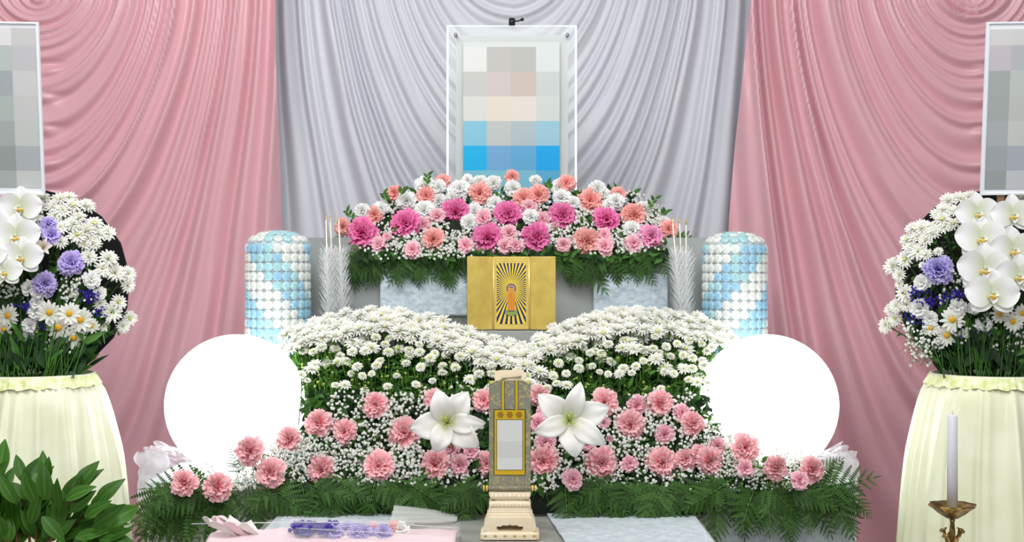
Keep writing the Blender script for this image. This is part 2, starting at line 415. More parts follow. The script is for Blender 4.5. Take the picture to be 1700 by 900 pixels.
tulle(240, 420, 735, 'crumpled sheer white tulle at the left end of the bottom tier', 2, False)
tulle(1330, 1412, 745, 'crumpled sheer white tulle at the right end of the bottom tier', 6, True)
# foam cores hidden behind the flowers
def foam(name, pts, x0, x1, label):
    mb = MB(); n = len(pts)
    v = [(x0, y, z) for y, z in pts]+[(x1, y, z) for y, z in pts]
    mb.add(v, [tuple(range(n)), tuple(range(2*n-1, n-1, -1))]+[(i, i+n, (i+1) % n+n, (i+1) % n) for i in range(n)])
    tag(mb.build(name, M['foam'], None, False), label, 'floral foam')
foam('floral_foam', [(3.045, .84), (3.06, .88), (3.12, .97), (3.22, 1.03), (3.32, 1.10), (3.36, 1.10), (3.36, .84)], -.435, .425, 'dark green floral foam bank inside the lower flower arrangement')
foam('floral_foam', [(3.56, 1.389), (3.60, 1.43), (3.70, 1.46), (3.74, 1.46), (3.74, 1.389)], -.37, .37, 'dark green floral foam under the upper flower arrangement')
mb = MB(); box(mb, -.42, .42, 3.01, 3.036, .773, .85); tag(mb.build('flower_trough', M['foam'], None, False), 'dark trough edge behind the ferns of the lower arrangement', 'trough')

# ---------------------------------------------------------------- glowing globes
for px, lab in ((392, 'left'), (1274, 'right')):
    Y = 3.205; r = 117/F*Y*.993; c = P(px, 671.5, Y)
    t = empty('globe_lamp', (c.x, c.y, .842), 'large glowing white globe lamp at the %s of the flower bank' % lab, 'lamp')
    mb = MB(); blob(mb, (0, 0, c.z-.842), r, 64, 40); mb.build('globe', M['globe'], t)
    mb = MB(); lathe(mb, [(.06, 0), (.06, .008), (.045, .016), (.045, .03)], 32, close=True)
    mb.build('base', M['white_plastic'], t)

# ---------------------------------------------------------------- portrait with lit acrylic frame
Y = 3.80; s = Y/F
def xz(px, py, Y=3.80): p = P(px, py, Y); return p.x, p.z
x0, zt = xz(743, 43); x1, zb = xz(956, 396); zb = 1.388
pt = empty('memorial_portrait', (0, Y, zb), 'pixelated memorial portrait in a clear frame with lit edges above the upper flowers', 'portrait')
def sub(name, material, a, b, c, d, y0, y1, parent, smooth=False):
    mb = MB(); box(mb, a, b, y0-Y, y1-Y, c-zb, d-zb); return mb.build(name, material, parent, smooth)
M['acrylic'] = mat('acrylic', (225, 235, 238), .08, .4, clear=.88)
sub('acrylic_panel', M['acrylic'], x0, x1, zb, zt, Y, Y+.008, pt)
mb = MB(); r = .0024
tube(mb, [(x0, 0, 0), (x0, 0, zt-zb), (x1, 0, zt-zb), (x1, 0, 0)], r, 8)
lo = mb.build('led_edge', M['led'], pt); lo['label'] = 'white glowing edge light'
a, c = xz(757, 58); b, d = xz(943, 340)
mbd = sub('mat_board', M['frame_grey'], a, b, zb+.01, c, Y+.009, Y+.014, pt)
pho = MB(); mats = []
cols = [769, 808, 848, 890, 929]; rows = [70, 78, 119, 160, 201, 242, 283, 372]
colr = [[(226, 234, 232)]*4, [(236, 238, 237), (200, 199, 196), (195, 197, 193), (226, 235, 234)],
        [(207, 209, 206), (214, 205, 204), (210, 197, 188), (209, 218, 218)], [(224, 227, 223), (236, 227, 213), (236, 228, 222), (216, 224, 222)],
        [(140, 206, 231), (198, 206, 206), (182, 201, 207), (160, 208, 227)], [(20, 188, 246), (120, 178, 225), (103, 178, 224), (14, 176, 247)],
        [(132, 200, 222), (135, 200, 222), (130, 197, 220), (92, 180, 222)]]
def mosaic(mb, mats, cols, rows, colr, Y, y):
    for i in range(len(rows)-1):
        for j in range(len(cols)-1):
            a, b = P(cols[j], rows[i], Y), P(cols[j+1], rows[i+1], Y); k = flat(dim(colr[i][j]))
            if k not in mats: mats.append(k)
            mb.add([(a.x, y, a.z), (b.x, y, a.z), (b.x, y, b.z), (a.x, y, b.z)], [(3, 2, 1, 0)], 0., mats.index(k))
mosaic(pho, mats, cols, rows, colr, 3.80, Y-.0008)
for k in range(len(pho.v)): v = pho.v[k]; pho.v[k] = (v[0], v[1]-Y, v[2]-zb)
pho.build('photo_print', mats, mbd, False)
for px in (757, 942):
    x, z = xz(px, 59); mb = MB(); tube(mb, [(x, .02, z-zb), (x, -.012, z-zb)], .0048, 14); mb.build('screw', M['chrome'], pt)
x, z = xz(850, 36); mb = MB(); tube(mb, [(x, -.004, z-zb-.012), (x, -.004, z-zb+.008)], .009, 14); tube(mb, [(x, -.004, z-zb), (x+.016, -.004, z-zb+.001), (x+.026, -.004, z-zb+.004)], .0022, 6)
blob(mb, (x+.028, -.004, z-zb+.005), .005); mb.build('clamp', M['black_metal'], pt)
for x in (x0+.06, x1-.06):
    mb = MB(); box(mb, x-.01, x+.01, -.03, .05, 0, .012); mb.build('foot', M['acrylic'], pt, False)

# ---------------------------------------------------------------- gold folding screen
Yt = 3.43; zt0 = 1.156
g = empty('folding_screen', (P(849, 0, Yt).x, Yt, zt0), 'small gold folding screen with a sunburst picture on the middle tier', 'screen')
cx0 = P(849, 0, Yt).x
def hx(px): return P(px, 0, Yt).x-cx0
def hz(py): return P(0, py, Yt).z-zt0
ht = hz(426)
def panel(name, xa, ya, xb, yb):
    mb = MB(); th = .008
    v = [(xa, ya, 0), (xb, yb, 0), (xb, yb+th, 0), (xa, ya+th, 0), (xa, ya, ht), (xb, yb, ht), (xb, yb+th, ht), (xa, ya+th, ht)]
    mb.add(v, [(0, 1, 5, 4), (1, 2, 6, 5), (2, 3, 7, 6), (3, 0, 4, 7), (4, 5, 6, 7), (3, 2, 1, 0)]); o = mb.build(name, M['gold'], g, False)
    md = o.modifiers.new('b', 'BEVEL'); md.width = .0012; md.segments = 2; return o
panel('side_panel', hx(775)+.0018, -.028, hx(818), .0); panel('side_panel', hx(880), .0, hx(923)-.0018, -.028)
cp = panel('centre_panel', hx(819), .0, hx(879), .0)
for px in (819.5, 878.5):
    mb = MB(); tube(mb, [(hx(px), -.001, .004), (hx(px), -.001, ht-.002)], .0022, 8); mb.build('hinge_strip', M['gold_edge'], g)
# picture: rays of blue on yellow, painted figure
blue, yel = flat((28, 28, 128)), flat((240, 214, 30))
pm = MB(); yy = -.0006
xa, xb, za, zb_ = hx(824.5), hx(873), hz(538), hz(437)
pm.add([(xa, yy, za), (xb, yy, za), (xb, yy, zb_), (xa, yy, zb_)], [(0, 1, 2, 3)], 0., 0)
ox, oz = hx(848.7), hz(479)
def hit(th):
    c, s_ = math.cos(th), math.sin(th); tt = 9
    if c > 1e-6: tt = min(tt, (xb-ox)/c)
    if c < -1e-6: tt = min(tt, (xa-ox)/c)
    if s_ > 1e-6: tt = min(tt, (zb_-oz)/s_)
    if s_ < -1e-6: tt = min(tt, (za-oz)/s_)
    return ox+c*tt, oz+s_*tt
N_ = 44
for k in range(N_):
    th = PI/2+2*PI*k/N_; dw = 2*PI/N_*.24
    a, b = hit(th-dw), hit(th+dw); r0 = .013
    pm.add([(ox+r0*math.cos(th), yy-.0003, oz+r0*math.sin(th)), (a[0], yy-.0003, a[1]), (b[0], yy-.0003, b[1])], [(0, 1, 2)], 0., 1)
pm.build('sunburst_picture', [yel, blue], cp, False)
fm = MB()
def disc(mb, x, z, r, m, y, sx=1, sz=1, n=24, r_in=0, a0=0, a1=2*PI):
    if r_in == 0: mb.add([(x, y, z)]+[(x+r*sx*math.cos(2*PI*k/n), y, z+r*sz*math.sin(2*PI*k/n)) for k in range(n)], [(0, 1+k, 1+(k+1) % n) for k in range(n)], 0., m)
    else:
        v = []
        for k in range(n+1):
            a = a0+(a1-a0)*k/n; v += [(x+r*math.cos(a), y, z+r*math.sin(a)), (x+r_in*math.cos(a), y, z+r_in*math.sin(a))]
        mb.add(v, [(2*k, 2*k+2, 2*k+3, 2*k+1) for k in range(n)], 0., m)
disc(fm, ox, oz, .016, 4, -.0012, n=28)
disc(fm, ox, oz, .0115, 0, -.0016, r_in=.0088, a0=-.7, a1=PI+.7)
disc(fm, ox, oz-.0005, .0045, 1, -.0018, 1, 1.2); disc(fm, ox, oz, .0052, 0, -.0019, r_in=.003, a0=.3, a1=PI-.3)
pts = [(-.004, -.006), (.004, -.006), (.0095, -.013), (.0098, -.03), (.0085, -.044), (.0105, -.055), (-.0105, -.055), (-.0085, -.044), (-.0098, -.03), (-.0095, -.013)]
fm.add([(ox+x, -.0017, oz+z) for x, z in pts], [tuple(range(len(pts)))], 0., 1)
for k, (x, z0_, z1_) in enumerate(((-.0045, -.016, -.052), (0, -.012, -.053), (.0045, -.016, -.052))):
    tube(fm, [(ox+x, -.0019, oz+z0_), (ox+x*1.3, -.0019, oz+z1_)], .0005, 4, 2)
for k in range(5):
    a = (k-2)/2; disc(fm, ox+a*.011, oz-.061+abs(a)*.002, .0062, 3, -.002-.0001*k, .7, 1.1, 12)
box(fm, ox-.007, ox+.007, -.0024, -.0022, oz-.0565, oz-.0545, 5)
fm.build('painted_figure', [flat((70, 62, 150)), flat((222, 150, 62)), flat((190, 110, 40)), flat((140, 160, 84)), flat((214, 180, 90)), flat((30, 60, 70))], cp, False)

# ---------------------------------------------------------------- scroll on its carved wooden stand
Ys = 2.76; zs = .7735; cx0 = P(846.5, 0, Ys).x
st = empty('scroll_stand', (cx0, Ys, zs), 'small brocade hanging scroll on a carved pale wood stand between the lilies', 'scroll')
def hx(px): return P(px, 0, Ys).x-cx0
def hz(py): return P(0, py, Ys).z-zs+(P(0, 893, Ys).z*0)
z_off = -hz(893)
def hz2(py): return hz(py)+z_off
def tier(name, hw, z0, z1, prof, d=.62, material=None):
    mb = MB(); vs_ = []
    for (k, z) in prof:
        w_ = hw*k; dd = hw*d*k if True else 0
        c_ = .12*w_
        ring = [(-w_+c_, -dd), (w_-c_, -dd), (w_, -dd+c_), (w_, dd-c_), (w_-c_, dd), (-w_+c_, dd), (-w_, dd-c_), (-w_, -dd+c_)]
        vs_ += [(x, y, z0+(z1-z0)*z) for x, y in ring]
    n = 8; R = len(prof)
    fs = [(i*n+k, i*n+(k+1) % n, (i+1)*n+(k+1) % n, (i+1)*n+k) for i in range(R-1) for k in range(n)]+[tuple(range(n-1, -1, -1)), tuple((R-1)*n+k for k in range(n))]
    mb.add(vs_, fs); return mb.build(name, material or M['pale_wood'], st, False)
base_w = hx(895)
tier('foot_plate', base_w, 0, hz2(879), [(1, 0), (1, .55), (.97, .75), (.9, .85), (.9, 1)])
# scalloped foot cutouts and arched tier
mb = MB(); z0, z1 = hz2(879), hz2(857); W_ = hx(889); dd = base_w*.56
arch = [(-W_, z0), (-W_*1.0, z0+(z1-z0)*.5), (-W_*.93, z1-(z1-z0)*.15), (-W_*.86, z1), (W_*.86, z1), (W_*.93, z1-(z1-z0)*.15), (W_, z0+(z1-z0)*.5), (W_, z0),
        (W_*.42, z0), (W_*.52, z0+.004), (W_*.5, z0+.009), (W_*.36, z0+.0085), (W_*.25, z0+.012), (W_*.1, z0+.0105), (0, z0+.0135), (-W_*.1, z0+.0105), (-W_*.25, z0+.012), (-W_*.36, z0+.0085), (-W_*.5, z0+.009), (-W_*.52, z0+.004), (-W_*.42, z0)]
prism(mb, arch[::-1], -dd, dd); mb.build('arched_tier', M['pale_wood'], st, False)
tier('stepped_tier', hx(884), hz2(857), hz2(842), [(1, 0), (1, .35), (.93, .4), (.93, .95), (.9, 1)], .66)
tier('lotus_tier', hx(881), hz2(842), hz2(831), [(.9, 0), (1, .35), (1, .7), (.9, 1)], .66)
tier('neck_tier', hx(872), hz2(831), hz2(828), [(1, 0), (1, 1)], .66)
tier('lotus_tier', hx(881), hz2(828), hz2(818), [(.88, 0), (.97, .4), (1, .8), (1, 1)], .66)
def beads(py, n, hw, yd, sz, name, rx=1.):
    for k in range(n):
        x = -hw+2*hw*(k+.5)/n; mb = MB(); blob(mb, (0, 0, 0), hw/n*.92*rx, 8, 5, sq=(1, .5, sz))
        mb.build(name, M['pale_wood'], st).location = (x, -yd, hz2(py))
beads(848.5, 16, hx(882), hx(884)*.66*.93, .9, 'carved_bead', .8)
beads(837, 11, hx(880), hx(881)*.66*1.0, 1.5, 'carved_petal'); beads(823, 9, hx(880), hx(881)*.66*.97, 1.1, 'carved_petal')
for k in range(6):
    mb = MB(); x = -base_w*.82+base_w*1.64*k/5; disc(mb, x, hz2(887), .0034, 0, -base_w*.62-.0004, 1, .7, 10); mb.build('notch_shade', M['carve_shade'], st, False)  # flat discs, notch shade painted as a darker wood tone
# backing board with rounded top
mb = MB(); xw = hx(871.5); zt_ = hz2(617); zb2 = hz2(818)
prism(mb, [(-xw, zb2), (xw, zb2), (xw, zt_-.006), (xw*.92, zt_-.002), (xw*.6, zt_), (-xw*.6, zt_), (-xw*.92, zt_-.002), (-xw, zt_-.006)], -.006, .006); mb.build('back_board', M['pale_wood'], st, False)
mb = MB(); box(mb, hx(812), hx(881), -.0085, -.0065, zb2+.001, hz2(634)); mb.build('brocade_scroll', M['brocade'], st, False)
def fl(name, material, px0, px1, py0, py1, y):
    mb = MB(); box(mb, hx(px0), hx(px1), y, y+.0006, hz2(py1), hz2(py0)); return mb.build(name, material, st, False)
for p in (833, 855.5): fl('hanging_strip', flat((70, 78, 70)), p-1, p+5, 634, 682, -.0092); fl('hanging_strip', M['gold_paper'], p, p+4, 634, 682, -.0096)
fl('picture_border', flat((50, 62, 62)), 819.5, 872.5, 681, 790.5, -.0094)
fl('picture_border', M['gold_paper'], 821, 871, 682.5, 789.5, -.0100)
fl('picture_edge', flat((120, 110, 50)), 824, 868.5, 697.5, 782, -.0104)
fl('blank_picture', M['mirror_print'], 825.3, 867.2, 699, 781, -.0110)
fl('blank_picture', flat((196, 198, 196)), 825.3, 867.2, 734, 760, -.0113)
for k in range(3):
    mb = MB(); x = hx(831+k*15.3); z = hz2(690)
    for q in range(6): disc(mb, x+.0042*math.cos(q*PI/3), z+.0042*math.sin(q*PI/3), .0024, 0, -.0107, n=8)
    disc(mb, x, z, .0018, 0, -.0108, n=8); mb.build('gilt_crest', M['gold_print'], st, False)
for sx in (-1, 1):
    pts = [(hx(812) if sx < 0 else hx(881), hz2(634)), ((hx(812) if sx < 0 else hx(881))-sx*.016, hz2(634)), ((hx(812) if sx < 0 else hx(881))-sx*.003, hz2(634)-.007)]
    mb = MB(); prism(mb, pts if sx > 0 else pts[::-1], -.0096, -.0088); mb.build('corner_fitting', M['gold_edge'], st, False)
mb = MB(); tube(mb, [(hx(806), -.010, hz2(811.5)), (hx(887), -.010, hz2(811.5))], .0042, 12); mb.build('scroll_roller', M['brocade'], st)
for p in (803.5, 808.5, 884, 889):
    mb = MB(); tube(mb, [(hx(p)-.002, -.010, hz2(811.5)), (hx(p)+.002, -.010, hz2(811.5))], .0058, 12); mb.build('roller_end', M['gold'], st)
mb = MB(); z = hz2(630)
tube(mb, [(hx(830), -.008, z-.004), (hx(845), -.0095, z+.001), (hx(865), -.009, z+.0015)], .0012, 5); tube(mb, [(hx(833), -.009, z), (hx(850), -.0095, z+.002), (hx(866), -.009, z+.004)], .001, 5)
mb.build('hanging_cord', flat((150, 145, 120)), st)

# ---------------------------------------------------------------- sweets towers
def rosette(m):
    mb = MB(); n = 16; R = .0121
    v = [(0, 0, .0075)]; t = [0.]
    for k in range(n):
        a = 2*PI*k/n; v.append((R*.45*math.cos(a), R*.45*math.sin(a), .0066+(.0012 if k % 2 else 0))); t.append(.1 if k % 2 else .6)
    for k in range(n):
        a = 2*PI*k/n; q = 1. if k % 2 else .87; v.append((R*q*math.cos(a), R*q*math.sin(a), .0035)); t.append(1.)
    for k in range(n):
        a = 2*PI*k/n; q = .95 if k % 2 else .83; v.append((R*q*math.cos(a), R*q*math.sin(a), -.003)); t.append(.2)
    f = [(0, 1+k, 1+(k+1) % n) for k in range(n)]
    for r in (0, 1):
        a = 1+r*n; f += [(a+k, a+n+k, a+n+(k+1) % n, a+(k+1) % n) for k in range(n)]
    mb.add(v, f, t); return mb.mesh('wrapped_sweet', m, False)
SW = [rosette(M['sweet_white']), rosette(M['sweet_blue']), rosette(M['sweet_aqua'])]
for px, lab, mir, pyT in ((461.5, 'left', 1, 405), (1220, 'right', -1, 407)):
    Yw = 3.45; R = .0735; c = P(px, 500, Yw); z0 = 1.0
    t = empty('sweets_tower', (c.x, Yw, z0), 'tall blue and white tower of wrapped sweets behind the %s globe' % lab, 'tower')
    zt = P(0, pyT, Yw).z-z0
    mb = MB(); lathe(mb, [(R-.003, 0), (R-.003, zt), (R*.82, zt+.014), (R*.45, zt+.022), (.001, zt+.025)], 32); mb.build('core', M['core'], t)
    nr = 16; dz = zt/nr; ncol = 22
    for r in range(nr):
        for k in range(16):
            a = -PI/2+(k-7.5)*2*PI/ncol*mir
            d = (k+(nr-1-r)*-1+4) % 8
            blue_ = d < 4
            mi = 0 if not blue_ else (1 if rng.random() < .72 else 2)
            if k < 4 and blue_: mi = 2 if rng.random() < .5 else 1
            z = dz*(r+.5)
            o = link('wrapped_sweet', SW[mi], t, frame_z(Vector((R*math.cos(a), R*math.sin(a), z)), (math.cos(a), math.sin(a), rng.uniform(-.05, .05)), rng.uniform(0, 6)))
    for ring, (rr, zz, n, el) in enumerate(((R*.86, zt+.0105, 18, 50), (R*.56, zt+.021, 12, 72), (R*.22, zt+.025, 5, 85))):
        for k in range(n):
            a = 2*PI*k/n+ring*.3
            if ring == 0 and math.sin(a) > .5: continue
            mi = 0 if (math.cos(a)*mir < -.35 or ring == 0 and math.cos(a)*mir > .6) else (2 if rng.random() < .7 else 0)
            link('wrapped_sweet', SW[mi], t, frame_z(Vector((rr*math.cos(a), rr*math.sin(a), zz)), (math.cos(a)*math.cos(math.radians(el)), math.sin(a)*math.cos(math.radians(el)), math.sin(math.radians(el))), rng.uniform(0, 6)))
    mb = MB(); lathe(mb, [(R+.010, 0), (R+.010, zt+.002), (R*.98, zt+.016), (R*.6, zt+.032), (.001, zt+.036)], 40, fr=lambda a, i, z: 1+.012*math.sin(a*17+z*40))
    mb.build('clear_wrap', M['film'], t)

# ---------------------------------------------------------------- white paper plumes
def plume(px, pyt, pyb, Y, seed, lean, label, wpx=20):
    r = random.Random(seed); b = P(px, pyb, Y); b.z = 1.154; top = P(px+lean, pyt, Y)
    t = empty('paper_plume', b, label, 'ornament', None)
    h = top.z-b.z; lx = top.x-b.x
    mb = MB(); tube(mb, [(0, 0, 0), (lx*.5, 0, h*.5), (lx, 0, h)], .0017, 8); mb.build('stick', M['stick_cream'], t)
    mb = MB(); tube(mb, [(lx, 0, h-.012), (lx, 0, h+.001)], .0018, 8); mb.build('stick_tip', M['gold_tip'], t)
    mb = MB(); hh = h*.72
    for k in range(170):
        z = hh*(k/170)**.95*.92+.004; a = k*2.4; f_ = (z/hh)
        L_ = wpx/F*Y*(1.15 if f_ < .75 else 1.15-(f_-.75)*1.6)*r.uniform(.85, 1.1)
        o0 = Vector((lx*z/h, 0, z)); d = Vector((math.cos(a)*.9, math.sin(a)*.9, r.uniform(.85, 1.25))).normalized()
        sd = Vector((-math.sin(a), math.cos(a), 0))*.0008
        m1 = o0+d*L_*.6+Vector((0, 0, .002)); e = o0+d*L_*1.05+Vector((0, 0, .0045)); n = d.cross(sd).normalized()*.0004
        mb.add([o0-sd, o0+sd, m1-sd*1.3, m1+sd*1.3, e-sd*.5, e+sd*.5], [(0, 1, 3, 2), (2, 3, 5, 4)])
    o = mb.build('paper_fringe', M['paper_white'], t, False); o['kind'] = 'stuff'
    md = o.modifiers.new('s', 'SOLIDIFY'); md.thickness = .0004
    return t
plume(546, 358, 545, 3.44, 1, -5, 'white fringed paper plume on a stick, outer one of the left three')
plume(556, 360, 545, 3.48, 4, -8, 'white fringed paper plume on a stick, middle one of the left three')
plume(571, 361, 545, 3.45, 2, -9, 'white fringed paper plume on a stick, inner one of the left three')
plume(1133, 363, 545, 3.44, 3, -17, 'white fringed paper plume on a stick, inner one of the right three')
plume(1136, 363, 545, 3.48, 6, -8, 'white fringed paper plume on a stick, middle one of the right three')
plume(1139, 365, 545, 3.45, 5, 0, 'white fringed paper plume on a stick, outer one of the right three')

# ---------------------------------------------------------------- flower kit
def petal(mb, phi, e0, e1, L_, W_, nu=3, nv=6, cup=0., wave=0., wf=3., zig=0., prof=lambda t: .2+.8*t, r0=0., z0=0., r=rng, m=0, t0=0., t1=1., roll=0.):
    ph = r.uniform(0, 6.28); pr, pz = r0, z0; vs_ = []; ts = []
    zg = [r.uniform(-1, 1) for _ in range(nv+1)]
    for i in range(nu+1):
        t = i/nu; el = e0+(e1-e0)*t
        if i: pr += math.cos(el)*L_/nu; pz += math.sin(el)*L_/nu
        nr, nzv = -math.sin(el), math.cos(el); w_ = W_*prof(t)
        for j in range(nv+1):
            v = -1+2*j/nv
            h = cup*v*v*w_+wave*t*math.sin(wf*v*PI+ph)+roll*v*w_
            dd = (zig*zg[j]+(-.16 if zig else 0)*v*v)*L_*t**3
            rr = pr+nr*h+math.cos(el)*dd; zz = pz+nzv*h+math.sin(el)*dd; s_ = v*w_
            vs_.append((rr*math.cos(phi)-s_*math.sin(phi), rr*math.sin(phi)+s_*math.cos(phi), zz)); ts.append(t0+(t1-t0)*t)
    mb.add(vs_, [(i*(nv+1)+j, i*(nv+1)+j+1, (i+1)*(nv+1)+j+1, (i+1)*(nv+1)+j) for i in range(nu) for j in range(nv)], ts, m)
def carn_mesh(seed, material, layers=5, name='petals', open_=1.):
    r = random.Random(seed); mb = MB(); D = math.radians
    spec = [(5, 84, 60, .55, .26), (7, 72, 38, .72, .30), (8, 56, 14, .86, .34), (9, 40, -6, .96, .36), (9, 22, -28, 1.0, .38)][:layers]
    if layers == 3: spec = [(5, 78, 45, .6, .36), (6, 55, 8, .85, .42), (6, 28, -18, 1.0, .46)]
    for n, a, b, L_, W_ in spec:
        o0 = r.uniform(0, 6)
        for k in range(n):
            petal(mb, o0+2*PI*k/n+r.uniform(-.25, .25), D(a+r.uniform(-10, 10)), D(b+r.uniform(-14, 14)), L_*r.uniform(.86, 1.06), W_*r.uniform(.9, 1.15), 4, 8, 0.15,
                  r.uniform(.07, .12), r.uniform(1.8, 3.2), .10, r=r, z0=-.25, roll=r.uniform(-.25, .25), prof=lambda t: .16+.84*t**.8)
    return mb.mesh(name, material)
def calyx_mesh():
    mb = MB(); lathe(mb, [(.05, -.8), (.16, -.75), (.2, -.45), (.25, -.2), (.2, -.15)], 10); return mb.mesh('calyx', M['stem'])
def stem_mesh(len_=3.4, seed=0, leaves=2, r_=.055):
    r = random.Random(seed); mb = MB(); q = [(0, 0, -.7), (r.uniform(-.05, .05), .05, -.7-len_*.5), (.1, .15, -.7-len_)]; tube(mb, q, r_, 5)
    for k in range(leaves):
        z = -1.0-k*len_*.28; a = r.uniform(0, 6)
        petal(mb, a, .9, .1, .9, .1, 3, 2, .2, prof=lambda t: math.sin(PI*min(.98, .12+.86*t)), z0=z, r=r)
    return mb.mesh('stem', M['stem'])
KINDS = {}
CAL, STM = calyx_mesh(), [stem_mesh(3.4, k) for k in range(3)]
for n in ('carn_magenta', 'carn_lilacpink', 'carn_salmon', 'carn_peach', 'carn_white', 'carn_lavender', 'carn_violet'):
    KINDS[n] = [carn_mesh(hash(n) % 97 if False else sum(map(ord, n))+k, M[n]) for k in range(3)]
KINDS['carn_pale'] = [carn_mesh(70+k, M['carn_pale'], 3) for k in range(3)]+[carn_mesh(77, M['carn_pale'], 5)]
KINDS['spray_white'] = [carn_mesh(90+k, M['carn_white'], 3) for k in range(3)]
def bloom(kind, pos, n, R, label, group, name='carnation', cat='flower', stem=True):
    M_ = frame_z(pos, n, rng.uniform(0, 6.28), R)
    e = empty(name, M_, label, cat, group)
    link('petals', rng.choice(KINDS[kind]), e); 
    if stem: link('calyx', CAL, e); link('stem', rng.choice(STM), e)
    return e
# ---------------------------------------------------------------- carnations
def Yup(py): return 3.50+max(0, (425-py))/130*.20
def Ylow(py): return 2.985+max(0, (812-py))/160*.13
FWD = lambda px, py: -.05 if (py > 790 or px < 470 or px > 1225) else 0
UP = {
 'magenta': ('carn_magenta', [(598,387,24),(671,369,23),(756,352,21),(843,354,21),(809,394,23),(891,395,24),(935,357,21),(1008,364,22)]),
 'lilac pink': ('carn_lilacpink', [(1083,391,20)]),
 'salmon pink': ('carn_peach', [(568,376,13),(621,357,14),(718,397,18),(797,320,17),(654,321,13),(707,324,14),(735,300,12),(981,331,20),(894,323,16),(868,329,15),(941,303,14),(976,400,21),(1054,357,19),(1028,323,13),(1111,380,14),(850,293,11)]),
 'pale pink': ('carn_pale', [(725,357,12),(702,372,12),(627,405,13),(684,414,14),(772,407,13),(801,362,14),(845,386,13),(642,393,7),(838,408,12),(901,363,13),(922,374,8),(936,406,12),(1005,408,15),(1053,404,14),(1004,389,11),(880,343,13),(857,407,12)]),
 'white': ('carn_white', [(600,350,13),(633,344,12),(674,332,15),(704,305,14),(727,309,12),(704,347,15),(727,333,12),(763,311,15),(750,328,13),(796,303,13),(819,303,12),(776,297,9),(822,336,12),(787,349,13),(778,369,13),(851,311,13),(889,298,9),(929,308,13),(933,327,14),(880,358,12),(993,311,13),(1024,332,13),(1011,343,11),(1071,345,13),(1051,380,14),(1103,368,11),(952,336,11),(1002,319,10)])}
LOW = {
 'salmon pink': ('carn_salmon', [(410,748,22),(446,784,23),(302,800,21),(357,808,22),(478,728,19),(526,702,21),(570,717,20),(531,781,24),(622,672,20),(628,774,24),(670,719,25),(721,771,24),(720,663,17),(763,719,18),(803,665,18),(808,770,19),(896,657,16),(1004,668,21),(1099,670,20),(1047,706,23),(1153,704,19),(902,767,24),(1000,770,26),(1101,769,24),(1180,766,21),(1163,752,14),(1239,743,22),(1291,777,20),(1352,780,20),(1140,762,17)]),
 'pale pink': ('carn_pale', [(747,743,16),(781,750,14),(762,773,16),(708,715,9),(894,702,14),(899,682,8),(906,735,17),(1059,673,16),(1133,685,14),(1104,722,16),(1046,770,14),(952,796,16),(1003,702,10),(1013,728,6),(975,738,10),(1192,741,15),(1239,777,14),(1329,797,15)])}
def near(lst, x, y): return min(range(len(lst)), key=lambda k: (lst[k][0]-x)**2+(lst[k][1]-y)**2)
def place_set(SETS, Yf, where, ref, refname, cxm, up):
    refs = sorted(ref)
    for cname, (kind, lst) in SETS.items():
        lst = sorted(lst)
        for k, (px, py, rr) in enumerate(lst):
            Y_ = Yf(py)+rng.uniform(-.008, .012)+(FWD(px, py) if where == 'lower' else -.012); R = rr/F*Y_*1.24
            pos = P(px, py, Y_)
            n = Vector(((px-cxm)/900+rng.uniform(-.2, .2), -1, up+rng.uniform(-.12, .2)+(.25 if kind == 'carn_white' else 0)))
            size = 'large' if rr > 19 else ('medium' if rr > 12 else 'small')
            if len(lst) == 1: lab = 'single lilac pink carnation at the right end of the upper arrangement'
            elif refs is lst or lst == refs: lab = '%s %s carnation, %s of its colour from the left, %s arrangement' % (size, cname, ordn(k+1), where)
            else:
                q = near(refs, px, py); dx, dy = px-refs[q][0], py-refs[q][1]
                rel = ('left of' if dx < 0 else 'right of') if abs(dx) > abs(dy) else ('above' if dy < 0 else 'below')
                lab = '%s %s carnation, %s from left, %s arrangement, %s %s' % (size, cname, ordn(k+1), where, rel, refname(q))
            bloom(kind, pos, n, R, lab, '%s carnations in the %s arrangement' % (cname, where))
place_set(UP, Yup, 'upper', UP['magenta'][1], lambda q: '%s magenta' % ordn(q+1), 850, .25)
place_set(LOW, Ylow, 'lower', [(742, 700, 1), (947, 700, 1), (392, 671, 1), (1274, 671, 1)], lambda q: ['left lily', 'right lily', 'left globe', 'right globe'][q], 850, .18)

